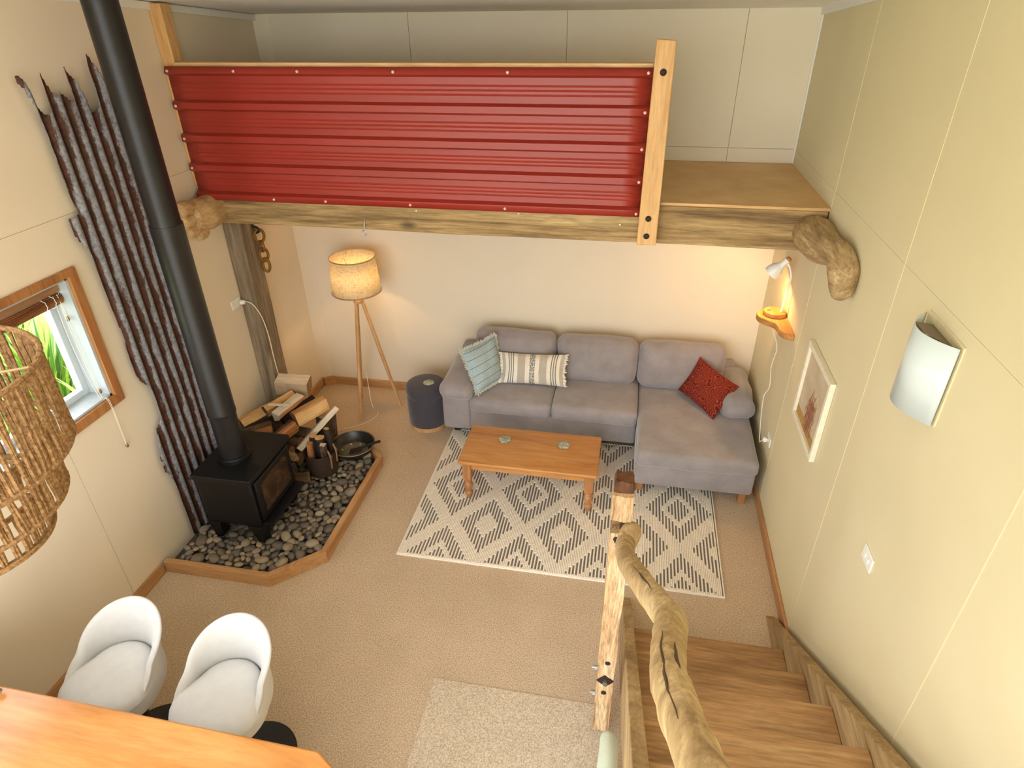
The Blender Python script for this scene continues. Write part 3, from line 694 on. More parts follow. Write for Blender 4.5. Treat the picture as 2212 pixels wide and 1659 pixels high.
log('firewood_log', roundpoly(.085), .36, (-3.64, -1.13, .24), 0, pi/2+.08, 0, [bark_m, bark_m, split_m], 'thick upright stump covered in grey-brown bark', tuple(range(14)), 19)
log('firewood_log', roundpoly(.065), .34, (-4.06, -1.56, .40), .6, -.1, 0, [redwood_m, bark_m, endg_m], 'crooked red-brown log at the wall end of the stack', (0, 1, 2, 3, 4), 20)
log('firewood_log', roundpoly(.06), .30, (-3.85, -1.50, .39), 1.3, -.1, 0, [redwood_m, bark_m, endg_m], 'red-brown half-barked log below the white quarter log', (0, 1, 2, 3), 22)
log('firewood_log', roundpoly(.045), .20, (-3.655, -1.71, .155), .35, 0, 0, [redwood_m, bark_m, endg_m], 'round bark-covered log end between stove and kindling tub', tuple(range(14)), 21)

BX, BY = -3.52, -1.50
tub = thing('kindling_tub', 'dark brown leather kindling tub with handles on the pebbles', 'tub', (BX, BY, .1))
tub_m = plain('dark_leather', (52, 36, 26), .6, var=.2, scale=25, bump=.2, bscale=120)
obj('body', MB().lathe([(.0, .10), (.115, .10), (.125, .16), (.132, .30), (.136, .305), (.131, .308), (.126, .30), (.112, .13), (.0, .125)], (BX, BY, 0), 32, cap=False), tub_m, tub)
for s in (-1, 1):
    obj('handle', MB().tube(bez([(BX+.128+.006, BY+s*.05-.05, .21), (BX+.138, BY+s*.05-.05, .31), (BX+.12, BY+s*.05-.04, .37), (BX+.13, BY+s*.05-.02, .30)], 6), .009, 8, squash=.5), plain('tan_leather', (150, 116, 80), .7) if 'tan_leather' not in MATS else MATS['tan_leather'], tub)
def stick(r, L, loc, rz, tilt, lab, top=split_m, brk=bark_dark_m, poly=None):
    log('kindling_stick', poly or roundpoly(r, 10), L, loc, rz, pi/2+tilt, 0, [brk, brk, top], lab, tuple(range(10)), loc[0]*50, 'kindling in the tub', 'kindling')
stick(.038, .27, (BX+.0, BY+.015, .285), 0, .04, 'round kindling log with pale cut top standing in the tub')
stick(.024, .34, (BX+.062, BY+.06, .315), .4, -.02, 'tall thin bark stick standing at the back of the tub')
stick(.032, .26, (BX-.058, BY+.062, .285), .6, .06, 'short branch leaning out of the tub with its cut end facing up')
stick(.03, .24, (BX-.055, BY-.05, .28), .2, .03, 'square red-brown kindling block in the tub', redwood_m, redwood_m, [(-.023, -.022), (.023, -.023), (.026, .02), (-.02, .023)])
stick(.03, .24, (BX+.055, BY-.042, .275), .1, .02, 'square dark kindling block with a pale torn top', split_pale_m, bark_m, [(-.023, -.023), (.024, -.023), (.023, .023), (-.023, .022)])
pc = obj('pine_cone', MB().lathe([(.004, -.07)]+[(max(.006, (.032*sin(pi*(k+1)/16))+(.006 if k % 2 else -.004)), -.065+.0085*k) for k in range(15)], (0, 0, 0), 12), plain('cone_brown', (150, 120, 84), .8, var=.25, scale=60), None, 60)
pc.matrix_world = xf((-3.70, -1.62, .30), 2.9, -1.9); tag(pc, 'small ringed cone poking out beside the tub', 'cone')

AX, AY = -3.375, -1.215
bas = thing('ash_basin', 'wide shallow black metal basin with ash on the pebbles', 'basin', (AX, AY, .1))
obj('bowl', MB().lathe([(0, .10), (.12, .10), (.165, .13), (.182, .175), (.19, .178), (.19, .182), (.178, .182), (.158, .136), (.118, .108), (0, .108)], (AX, AY, 0), 44, cap=False), plain('enamel_black', (34, 32, 28), .35, var=.15), bas)
ash_m = plain('ash', (104, 96, 78), .95, var=.35, scale=40)
obj('ash', MB().lathe([(0, .118), (.07, .120), (.115, .114), (.125, .108)], (AX, AY, 0), 30, cap=False), ash_m, bas)
obj('rim', MB().tube([(AX+.188*cos(t*pi/24), AY+.188*sin(t*pi/24), .181) for t in range(49)], .005, 6), plain('worn_rim', (122, 108, 84), .5, metal=.4), bas)
sv = thing('ash_shovel', 'black handled ash shovel resting on the basin rim', 'shovel', (AX+.05, AY, .12))
obj('handle', MB().tube([(AX+.09, AY-.03, .165), (AX+.17, AY-.015, .205), (AX+.255, AY, .235)], [.007, .011, .012], 10), rubber_m, sv)
obj('blade', MB().box((-.06, -.035, -.002), (.06, .035, .002), M=xf((AX+.04, AY-.035, .14), .2, -.3)), iron_m, sv, bevel=.001)
for (dx, dy, s) in ((-.05, .06, .012), (.03, .075, .009), (-.09, -.03, .010)):
    o = obj('charcoal_flake', pebble_mesh(int(s*1000), split_pale_m, 1), None); o.location = (AX+dx, AY+dy, .122); o.scale = (s, s*.8, s*.8); tag(o, 'pale wood chip lying in the ash basin', 'wood chip', 'chips in the ash basin')

# ------------------------------------------------------------------ timber post, chain, socket and lead on the left wall
PX0, PX1, PY0, PY1 = XL, -4.075, -1.06, -.86
tp = thing('timber_post', 'grey weathered timber post against the beige wall under the loft', 'post', (-4.14, -.96, 0))
mb = MB()
for i in range(41):
    z = 2.31*i/40
    for (x, y) in ((PX0+.001, PY0), (PX1, PY0), (PX1, PY1), (PX0+.001, PY1)):
        mb.v.append((x+(.004*noise.noise((z*3, x*9, y*9)) if x > -4.2 else 0), y+.005*noise.noise((z*2.5, y*7, 5)), z))
for i in range(40):
    for j in range(4): mb.f.append((i*4+j, i*4+(j+1) % 4, i*4+4+(j+1) % 4, i*4+4+j)); mb.m.append(0)
mb.f += [(3, 2, 1, 0), (160, 161, 162, 163)]; mb.m += [0, 0]
obj('timber', mb, post_m, tp, 0, .008)
ch = thing('iron_chain', 'short hanging chain of thick bronze-brown links on the timber post', 'chain', (-4.03, -.9, 1.9))
def link_pts(c, rx, rz, ang): return [Vector(c)+Matrix.Rotation(ang, 3, 'Z') @ Vector((rx*cos(t), 0, rz*sin(t))) for t in [2*pi*k/18 for k in range(19)]]
for c, rx, rz, an in (((-4.03, -.90, 1.885), .038, .052, .9), ((-4.028, -.90, 1.80), .026, .04, -.5), ((-4.026, -.90, 1.73), .034, .052, .9), ((-4.024, -.90, 1.645), .026, .055, .4)):
    obj('link', MB().tube(link_pts(c, rx, rz, an), .0115, 8, cap=False), chain_m, ch)
obj('staple', MB().tube(bez([(PX1-.01, -.90, 1.96), (PX1+.04, -.90, 1.95), (PX1+.05, -.90, 1.92), (PX1-.01, -.90, 1.90)], 5), .01, 8), iron_m, ch)

# settle the stack: nudge each log the least distance that clears the ones already placed
from mathutils.bvhtree import BVHTree
def bvh(o, off=Vector((0, 0, 0))):
    M_ = wmat(o); return BVHTree.FromPolygons([M_ @ v.co+off for v in o.data.vertices], [tuple(p.vertices) for p in o.data.polygons])
offs = [Vector((i, j, k))*.012 for i in range(-7, 8) for j in range(-7, 8) for k in range(-6, 11)]
offs = sorted([o for o in offs if o.length < .125], key=lambda o: o.x*o.x+o.y*o.y+o.z*o.z*.7)
placed = [bvh(o) for o in bpy.data.objects if o.type == 'MESH' and o.parent and (o.parent.name, o.name.split('.')[0]) in {('wood_stove', 'body'), ('wood_stove', 'top_plate'), ('timber_post', 'timber'), ('kindling_tub', 'body')}]
stack = [o for o in bpy.data.objects if o.name.startswith(('kindling_stick', 'pine_cone'))]+sorted([o for o in bpy.data.objects if o.name.startswith('firewood_log')], key=lambda o: o.matrix_basis.translation.z)
for o in stack:
    for d in offs:
        t_ = bvh(o, d)
        if not any(t_.overlap(q) for q in placed): break
    else: d = Vector((0, 0, 0)); t_ = bvh(o)
    o.location = o.location+d; placed.append(t_)

def socket(name, label, x, y, z, sx, h=.075, w=.115, par_switch=1):
    t = thing(name, label, 'socket' if 'socket' in name else 'switch', (x, y, z))
    obj('face_plate', B((min(x, x+sx*.009), y-w/2, z-h/2), (max(x, x+sx*.009), y+w/2, z+h/2)), plastic_m, t, bevel=.003)
    for k in range(par_switch): obj('rocker', B((min(x+sx*.009, x+sx*.014), y+(k-.5*(par_switch-1))*.04-.008, z-.012), (max(x+sx*.009, x+sx*.014), y+(k-.5*(par_switch-1))*.04+.008, z+.012)), plastic_m, t, bevel=.002)
    return t
s1 = socket('power_socket', 'white power socket on the beige wall next to the timber post', XL, -1.135, 1.40, 1, .075, .125)
plug = thing('lamp_lead', 'white electric lead hanging from the wall socket down behind the firewood', 'lead', (XL+.03, -1.1, 1.4))
obj('plug', MB().rbox((XL+.0145, -1.108, 1.378), (XL+.055, -1.075, 1.412), .008, 2), plastic_m, plug)
obj('cable', MB().tube(bez([(XL+.05, -1.09, 1.395), (XL+.09, -1.095, 1.40), (-4.09, -1.085, 1.36), (-4.06, -1.065, 1.25), (-4.05, -1.05, 1.08), (-4.056, -1.04, .88), (-4.055, -1.03, .70), (-4.05, -1.0, .40), (-4.0, -.95, .03), (-3.8, -.88, .006), (-3.66, -.80, .006), (-3.50, -.66, .006), (-3.44, -.50, .006), (-3.54, -.38, .008), (-3.535, -.415, .2), (-3.535, -.42, .42)], 8), .0035, 6), cord_m, plug)

# ------------------------------------------------------------------ floor lamp
LX, LY = -3.515, -.405
lamp = thing('floor_lamp', 'tripod floor lamp with glowing linen drum shade and oak legs', 'lamp', (LX, LY, 0))
ztop, zbot = 1.565, 1.255
shd = MB().lathe([(.216, zbot), (.194, ztop)], (LX, LY, 0), 56, cap=False)
sho = obj('lamp_shade', shd, linen_m, lamp, 60)
so = sho.modifiers.new('t', 'SOLIDIFY'); so.thickness = .0015
for r, z in ((.1945, ztop), (.2165, zbot)):
    obj('trim_band', MB().lathe([(r+.001, z-.006), (r+.003, z), (r+.001, z+.006), (r-.002, z)], (LX, LY, 0), 56, cap=False), fabric('band_%d' % (z*100), (160, 128, 96)), sho)
obj('bulb', MB().lathe([(.0, 1.47), (.016, 1.465), (.028, 1.44), (.029, 1.42), (.02, 1.39), (.013, 1.37), (.013, 1.34), (0, 1.34)], (LX, LY, 0), 18, cap=False), bulb_t.m, lamp)
obj('lamp_holder', MB().lathe([(.016, 1.16), (.016, 1.34)], (LX, LY, 0), 16), plastic_m, lamp)
obj('hub', MB().lathe([(.04, 1.14), (.045, 1.15), (.045, 1.17), (.04, 1.18)], (LX, LY, 0), 20), lampleg_m, lamp)
for k in range(3):
    a = 2*pi*k/3+.3
    obj('shade_spoke', MB().tube([(LX+.014*cos(a), LY+.014*sin(a), 1.335), (LX+.198*cos(a), LY+.198*sin(a), 1.50)], .002, 5), steel_m, sho)
for (fx, fy) in ((-3.566, -.621), (-3.711, -.24), (-3.268, -.323)):
    d = Vector((fx-LX, fy-LY, 0)).normalized(); P0 = Vector((LX, LY, 1.17))+d*.03; P1 = Vector((fx, fy, 0))
    obj('leg', MB().tube([P0, P0.lerp(P1, .5), P1], [.0165, .019, .012], 8), lampleg_m, lamp)
l = bpy.data.lights.new('lamp_bulb_light', 'POINT'); l.energy = 170; l.color = (1, .60, .26); l.shadow_soft_size = .03
lo = bpy.data.objects.new('lamp_bulb_light', l); COL.objects.link(lo); lo.location = (LX, LY, 1.43); lo.parent = lamp; lo.matrix_parent_inverse = wmat(lamp).inverted()

# ------------------------------------------------------------------ pouf and coasters
PXc, PYc, PR = -2.905, -.55, .182
pf = thing('storage_pouf', 'round dark slate fabric pouf with a pale wood base', 'pouf', (PXc, PYc, 0))
obj('wood_base', MB().lathe([(PR-.012, 0), (PR-.008, .003), (PR-.008, .045)], (PXc, PYc, 0), 48), lampleg_m, pf, bevel=.002)
obj('body', MB().lathe([(PR-.006, .045), (PR, .055), (PR+.002, .2), (PR, .335), (PR-.003, .342)], (PXc, PYc, 0), 48), pouf_m, pf)
obj('lid', MB().lathe([(PR-.003, .343), (PR+.002, .35), (PR+.004, .41), (PR-.008, .438), (PR-.035, .452), (PR-.10, .458), (.0, .46)], (PXc, PYc, 0), 48, cap=False), pouf_m, pf)
coast_t = NT('paua_shell'); _v = coast_t.coord()
coast_t.base(coast_t.ramp(coast_t.noise(_v, 45, 5, .7, 1.5), [(.3, lin((70, 84, 72))), (.48, lin((140, 150, 130))), (.6, lin((206, 200, 178))), (.75, lin((240, 236, 224)))])); coast_t.rough(.15)
def coaster(x, y, z, lab):
    t = thing('coaster', lab, 'coaster', (x, y, z), 'shell coasters')
    obj('disc', MB().lathe([(.046, 0), (.050, .002), (.050, .007), (.047, .0085), (0, .009)], (x, y, z), 32, cap=False), coast_t.m, t)
    obj('underside', MB().lathe([(.048, -.0), (.048, .0015)], (x, y, z), 32), rubber_m, t)
coaster(-2.865, -.572, .4605, 'round shell coaster on the dark pouf')
coaster(-2.019, -1.266, .4205, 'round green-grey shell coaster on the coffee table near the arm end')
coaster(-1.546, -1.261, .4205, 'round mottled shell coaster on the coffee table near the chaise end')

# ------------------------------------------------------------------ rug
RGX0, RGX1, RGY0, RGY1 = -2.64, -.348, -2.215, -.62
pile_t = NT('cream_pile'); _v = pile_t.coord()
pile_t.base(pile_t.ramp(pile_t.noise(_v, 60, 5, .7), [(.3, lin((230, 216, 196))), (.7, lin((248, 240, 226)))])); pile_t.rough(1, .05)
pile_t.bump(pile_t.noise(pile_t.coord('Object', (.3, 1, 1)), 160, 3), .35, .01)
flat_m = fabric('grey_flatweave', (128, 122, 118), .15, 60, 300, .4, sheen=0)
rug = thing('area_rug', 'cream shag rug with grey hatched diamond pattern', 'rug', (-1.5, -1.4, 0))
obj('backing', B((RGX0, RGY0, .0005), (RGX1, RGY1, .009)), flat_m, rug, 0, .002)
def dark(x, y):
    px, py = .578, .82
    dx = (x+2.065+px/2) % px-px/2; dy = (y+1.82+py/2) % py-py/2
    d = abs(dx)/(px/2)+abs(dy)/(py/2)
    if d <= 1: return .33 < d < .72
    d = 2-d
    return d < .33 or .49 < d < .87
mb = MB(); per = .578/24; nx = int((RGX1-RGX0)/per); dw = .0118
x = RGX0+.004; ny = 150
rr = random.Random(5)
def pile(x0, x1, y0, y1):
    h = .0175+rr.uniform(-.001, .0012); c = .0035
    mb.add([(x0, y0, .008), (x1, y0, .008), (x1, y1, .008), (x0, y1, .008), (x0+c*.5, y0+c, h), (x1-c*.5, y0+c, h), (x1-c*.5, y1-c, h), (x0+c*.5, y1-c, h)],
           [(4, 5, 6, 7), (0, 1, 5, 4), (1, 2, 6, 5), (2, 3, 7, 6), (3, 0, 4, 7)])
while x < RGX1-.01:
    xa = x+per-dw
    pile(x, min(xa, RGX1), RGY0+.002, RGY1-.002)
    if xa < RGX1-.02:
        jit = rr.uniform(-.008, .008); start = None; xm = xa+dw/2
        for j in range(ny+1):
            y = RGY0+(RGY1-RGY0)*j/ny
            cr = (not dark(xm, y+jit)) or j < 2 or j > ny-2
            if cr and start is None: start = y
            if (not cr or j == ny) and start is not None:
                if y-start > .006: pile(xa-.001, x+per+.001, start, y)
                start = None
    x += per
obj('pile', mb, pile_t.m, rug, 0, label='raised cream pile', kind='stuff')
obj('binding', MB().box((RGX0-.006, RGY0-.006, .0005), (RGX1+.006, RGY0+.004, .014)).box((RGX0-.006, RGY0, .0005), (RGX0+.004, RGY1, .014)).box((RGX1-.004, RGY0, .0005), (RGX1+.006, RGY1, .014)), pile_t.m, rug, 0, .003)

# ------------------------------------------------------------------ sofa
sofa = thing('corner_sofa', 'grey velvet corner sofa with chaise end along the cream wall', 'sofa', (-1.4, -.6, 0))
SXa, SXb, CX = -2.69, -.06, -.985
obj('base', MB().rbox((SXa+.02, -.745, .12), (CX, -.04, .34), .025, 4), sofa_m, sofa)
obj('chaise_base', MB().rbox((CX+.005, -1.275, .12), (SXb-.015, -.04, .325), .025, 4), sofa_m, sofa)
obj('back_frame', MB().rbox((SXa+.04, -.16, .30), (SXb-.1, -.03, .66), .03, 4), sofa_m, sofa)
obj('arm_base', MB().rbox((SXa, -.765, .115), (-2.435, -.05, .50), .03, 4), sofa_m, sofa)
obj('arm_cushion', MB().rbox((SXa-.015, -.82, .44), (-2.395, -.06, .60), .075, 6, (.0, .01, .02), wob=.012, wf=7), sofa_m, sofa)
obj('arm_cushion', MB().rbox((-.315, -.715, .425), (-.045, -.06, .62), .085, 6, (.01, .01, .03), wob=.018, wf=7), sofa_m, sofa)
obj('seat_cushion', MB().rbox((-2.435, -.81, .335), (-1.715, -.10, .475), .045, 6, (0, .008, .014), wob=.006), sofa_m, sofa)
obj('seat_cushion', MB().rbox((-1.712, -.81, .335), (CX+.002, -.10, .478), .045, 6, (0, .008, .014), wob=.006), sofa_m, sofa)
obj('chaise_cushion', MB().rbox((CX+.006, -1.315, .32), (SXb-.005, -.10, .458), .045, 7, (0, .008, .012), wob=.006), sofa_m, sofa)
for (a, b, zt) in ((-2.485, -1.735, .875), (-1.73, -1.012, .872), (-1.008, -.275, .872)):
    M4 = Matrix.Translation((0, -.255, .45)) @ Matrix.Rotation(radians(-9), 4, 'X') @ Matrix.Translation((0, .255, -.45))
    obj('back_cushion', MB().rbox((a+.004, -.375, .462), (b-.004, -.175, zt), .075, 7, (.004, .03, .012), M=M4, wob=.013, wf=6), sofa_m, sofa)
for (x, y) in ((-2.60, -.62), (-2.60, -.12), (-.93, -1.19), (-.13, -1.20), (-.13, -.12)):
    obj('leg', MB().prism([(x-.028, y-.028), (x+.028, y-.028), (x+.028, y+.028), (x-.028, y+.028)], 2, .0005 if x < -2.5 or x > -.3 else .018, .125), rubber_m if x < -2.5 else leg_m, sofa, 0, .004)

# ------------------------------------------------------------------ scatter cushions
def pillow(name, label, BL, BR, TR, TL, T, mat, N=18, pinch=.07, lift=0, fr=None):
    BL, BR, TR, TL = map(Vector, (BL, BR, TR, TL)); c = (BL+BR+TR+TL)/4
    nrm = (TR-BL).cross(TL-BR).normalized()
    if nrm.dot(CAM-c) < 0: nrm = -nrm
    mb = MB(); mb.uv = []
    def P(u, v):
        uu = u*(1-pinch*(1-v*v)); vv = v*(1-pinch*(1-u*u)); a, b = (uu+1)/2, (vv+1)/2
        return BL*(1-a)*(1-b)+BR*a*(1-b)+TR*a*b+TL*(1-a)*b
    for sg in (1, -1):
        vs = []; fs = []
        for i in range(N+1):
            for j in range(N+1):
                u, v = -1+2*i/N, -1+2*j/N
                h = T*max(0, (1-u**4)*(1-v**4))**.6*(.75+.25*(1-u*u)*(1-v*v))*(1+.18*noise.noise((u*2.2+c.x*5, v*2.2, sg)))
                vs.append(P(u, v)+nrm*(sg*h*.5)-c); mb.uv.append(((u+1)/2, (v+1)/2))
        for i in range(N):
            for j in range(N):
                f = (i*(N+1)+j, (i+1)*(N+1)+j, (i+1)*(N+1)+j+1, i*(N+1)+j+1); fs.append(f if sg > 0 else f[::-1])
        mb.add(vs, fs)
    t = thing(name, label, 'cushion', c)
    o = obj('cover', mb, mat, None, 0); o.parent = t
    for p in o.data.polygons: p.use_smooth = True
    if fr:
        mat2, ln, sides, step = fr; fm = MB(); r2 = random.Random(2)
        for sd in sides:
            k = int(2/step)
            for q in range(k):
                s = -1+2*(q+.5)/k
                u, v = {'L': (-1, s), 'R': (1, s), 'T': (s, 1), 'B': (s, -1)}[sd]
                p = P(u, v); out = (p-P(u*.8 if sd in 'LR' else u, v*.8 if sd in 'TB' else v)).normalized()
                if isinstance(ln, tuple): lnn = r2.uniform(*ln)
                e = p+out*lnn+nrm*r2.uniform(-.006, .012)+Vector((r2.uniform(-1, 1), r2.uniform(-1, 1), r2.uniform(-1, 1)))*.006
                fm.tube([p-out*.012-c, (p*.5+e*.5)+nrm*.004-c, e-c], [.007, .008, .004], 5)
        g_ = obj('fringe', fm, mat2, None, 60, kind='stuff'); g_.parent = t
    return t
def blue_cover():
    t = NT('blue_stripe_cover'); v = t.coord('UV'); s = t.add('SeparateXYZ'); t.link(v, s.inputs[0])
    y = t.math('ADD', s.outputs['Y'], t.math('MULTIPLY', s.outputs['X'], -.06))
    f = t.math('FRACT', t.math('MULTIPLY', y, 5.6)); ln = t.math('LESS_THAN', f, .055)
    n = t.noise(t.coord('UV'), 30, 5)
    t.base(t.mix(ln, t.ramp(n, [(.3, lin((150, 168, 172))), (.7, lin((178, 194, 196)))]), lin((76, 86, 88)))); t.rough(.95, .1)
    t.bump(t.noise(t.coord('UV'), 160, 2), .3, .003); return t.m
def cream_cover():
    t = NT('cream_tufted_cover'); v = t.coord('UV'); s = t.add('SeparateXYZ'); t.link(v, s.inputs[0]); x = s.outputs['X']
    m = t.math('ABSOLUTE', t.math('SUBTRACT', x, .5))
    def band(c, w): return t.math('LESS_THAN', t.math('ABSOLUTE', t.math('SUBTRACT', m, c)), w)
    st_ = t.math('MAXIMUM', t.math('MAXIMUM', band(.30, .008), band(.335, .008)), band(.37, .008))
    fl_ = t.math('MULTIPLY', band(0, .042), t.math('GREATER_THAN', t.noise(t.coord('UV', (1, .5, 1)), 60, 3), .47))
    tuft = t.math('MAXIMUM', band(.17, .06), t.math('GREATER_THAN', m, .43))
    n = t.noise(t.coord('UV', (1, .6, 1)), 70, 4, .7)
    c = t.ramp(n, [(.3, lin((222, 208, 186))), (.65, lin((246, 238, 224)))])
    c = t.mix(t.math('MAXIMUM', st_, fl_), c, lin((126, 130, 124)))
    t.base(c); t.rough(1, .05); t.bump(t.math('MULTIPLY', n, t.math('ADD', t.math('MULTIPLY', tuft, 1.), .15)), .9, .02); return t.m
def red_cover():
    t = NT('red_embossed_cover'); v = t.coord('UV')
    vo = t.add('TexVoronoi'); vo.inputs['Scale'].default_value = 5.5; t.link(v, vo.inputs['Vector'])
    w = t.math('SINE', t.math('MULTIPLY', vo.outputs['Distance'], 42)); n = t.noise(v, 34, 5, .7, 2)
    h = t.math('ADD', t.math('MULTIPLY', w, .25), n)
    t.base(t.ramp(h, [(.3, lin((96, 26, 14))), (.55, lin((130, 42, 26))), (.8, lin((164, 80, 62)))])); t.rough(.8, .2); t.bump(h, .6, .008); return t.m
pillow('scatter_cushion', 'pale blue cushion with thin dark stripes leaning on the sofa arm', (-2.365, -.76, .505), (-2.19, -.47, .505), (-2.285, -.33, .885), (-2.545, -.60, .835), .15, blue_cover(), fr=(fabric('blue_fringe', (186, 190, 180)), (.012, .026), 'LRTB', .055))
pillow('lumbar_cushion', 'long cream tufted cushion with grey stripes and ragged fringe', (-2.215, -.525, .50), (-1.625, -.50, .495), (-1.625, -.40, .77), (-2.225, -.40, .745), .14, cream_cover(), fr=(pile_t.m, (.010, .024), 'LR', .09))
pillow('scatter_cushion', 'rust red embossed cushion standing on its corner on the chaise', (-.372, -.785, .475), (-.17, -.535, .665), (-.50, -.36, .825), (-.645, -.385, .50), .13, red_cover())

# ------------------------------------------------------------------ coffee table
TX0, TX1, TY0, TY1 = -2.328, -1.258, -1.605, -1.095
tb = thing('coffee_table', 'honey pine coffee table with turned legs on the rug', 'table', (-1.79, -1.35, .018))
obj('tabletop', MB().rbox((TX0, TY0, .39), (TX1, TY1, .42), .012, 2), table_m, tb)
for (a, b) in (((TX0+.05, TY0+.055, .315), (TX1-.05, TY0+.075, .39)), ((TX0+.05, TY1-.075, .315), (TX1-.05, TY1-.055, .39)), ((TX0+.045, TY0+.06, .315), (TX0+.065, TY1-.06, .39)), ((TX1-.065, TY0+.06, .315), (TX1-.045, TY1-.06, .39))):
    obj('apron', B(a, b), table_m, tb, bevel=.002)
lp = [(.0, .018), (.014, .018), (.019, .03), (.024, .05), (.031, .066), (.033, .078), (.027, .088), (.022, .092), (.026, .10), (.024, .108), (.030, .122), (.036, .14), (.037, .155), (.031, .17), (.024, .178), (.030, .184), (.030, .19), (.024, .196), (.031, .206), (.033, .216), (.028, .222)]
for (x, y) in ((TX0+.06, TY0+.07), (TX1-.06, TY0+.07), (TX0+.06, TY1-.07), (TX1-.06, TY1-.07)):
    lg = obj('leg', MB().lathe(lp, (x, y, 0), 20), leg_m, tb, 40)
    obj('block', B((x-.034, y-.034, .22), (x+.034, y+.034, .391)), leg_m, lg, bevel=.004)

# ------------------------------------------------------------------ bar stools and counter
def stool(label, x, y, rz):
    t = thing('bar_stool', label, 'stool', (0, 0, 0), 'bar stools at the counter')
    # back faces local +Y, the sitter looks to -Y
    def rad(a):   # plan outline of the shell, a = 0 at the back
        return .192+.012*sin(a)**2+(.085*max(0, -cos(a)))
    NA, NV = 44, 14; out = MB(); vs = []
    def top(a): c = (cos(a)+1)/2; return -.012+.25*(max(0, (c-.2)/.8))**.85 if c > .2 else -.012
    for layer, off in ((0, 0), (1, -.038)):
        for v in range(NV+1):
            u = v/NV
            for k in range(NA):
                a = 2*pi*k/NA; r = rad(a)+off; h = top(a)
                if u < .45:
                    q = u/.45; rr_ = r*(.70+.30*sin(q*pi/2)); z = .47+.15*(1-cos(q*pi/2))+(.03 if layer else 0)*(1-q)
                else:
                    q = (u-.45)/.55; z = .62+h*q; rr_ = r+.07*q*q*max(0, cos(a))-.004*sin(q*pi)+(.012*max(0, q-.8)/.2 if layer else 0)
                vs.append((rr_*sin(a), rr_*cos(a)*1.02, z))
    fs = []; L = (NV+1)*NA
    for v in range(NV):
        for k in range(NA):
            k2 = (k+1) % NA; a = v*NA
            fs.append((a+k, a+k2, a+NA+k2, a+NA+k)); fs.append((L+a+k, L+a+NA+k, L+a+NA+k2, L+a+k2))
    for k in range(NA):
        k2 = (k+1) % NA; fs.append((NV*NA+k, NV*NA+k2, L+NV*NA+k2, L+NV*NA+k))
    fs.append(tuple(range(NA-1, -1, -1))); fs.append(tuple(L+k for k in range(NA)))
    out.add(vs, fs); sh_ = obj('shell', out, stool_m, None, 0); sh_.parent = t
    for p in sh_.data.polygons: p.use_smooth = True
    ss = sh_.modifiers.new('s', 'SUBSURF'); ss.levels = ss.render_levels = 1
    cu = MB(); vs = []
    prof_ = [(0, .672), (.4, .672), (.72, .667), (.9, .655), (.985, .638), (1.0, .615), (.9, .60), (0, .60)]
    for r, z in prof_:
        for k in range(40):
            a = 2*pi*k/40; c = (cos(a)+1)/2; w = max(0, min(1, (c-.25)/.35)); R0 = rad(a)+.006-.05*w
            vs.append((r*R0*sin(a), r*R0*cos(a)*1.02, z))
    n = len(prof_); cu.add(vs, [(i*40+k, i*40+(k+1) % 40, i*40+40+(k+1) % 40, i*40+40+k) for i in range(n-1) for k in range(40)])
    c_ = obj('seat_cushion', cu, stool_m, None, 60); c_.parent = t
    p_ = obj('column', MB().lathe([(.035, .02), (.03, .06), (.028, .40), (.045, .45), (.09, .475)], (0, 0, 0), 24), rubber_m, None); p_.parent = t
    b_ = obj('base_disc', MB().lathe([(.205, 0), (.21, .006), (.20, .014), (.06, .022), (.035, .03)], (0, 0, 0), 48), rubber_m, None); b_.parent = t
    t.location = (x, y, 0); t.rotation_euler = (0, 0, rz); return t
stool('cream upholstered bar stool with rounded low back beside the beige wall', -3.475, -3.745, .05)
stool('cream upholstered bar stool with rounded low back at the open end of the counter', -2.885, -3.745, .02)

ct = thing('kitchen_counter', 'glossy red-brown timber breakfast counter with clipped corner', 'counter', (-3.1, -4.4, 0))
CZ = .95
CP = [(XL, -4.078), (-2.19, -4.105), (-2.085, -4.165), (-2.06, -4.26), (-2.06, -4.78), (XL, -4.78)]
CP = [(max(x, XL+.004), y) for x, y in CP]
obj('benchtop', MB().prism(CP, 2, CZ-.04, CZ), bench_m, ct, 0, .008)
cab = obj('cabinet', B((XL+.004, -4.74, 0), (-2.16, -4.42, CZ-.04)), white_m, ct, bevel=.003)
tap = thing('chrome_tap', 'small chrome fitting at the wall end of the counter', 'tap', (-3.645, -4.11, CZ))
obj('stem', MB().lathe([(.016, 0), (.012, .008), (.008, .012), (.008, .03)], (-3.645, -4.115, CZ), 16), steel_m, tap)
obj('knob', MB().lathe([(.0, .03), (.014, .031), (.018, .038), (.014, .047), (.0, .05)], (-3.645, -4.115, CZ), 16, cap=False), steel_m, tap)

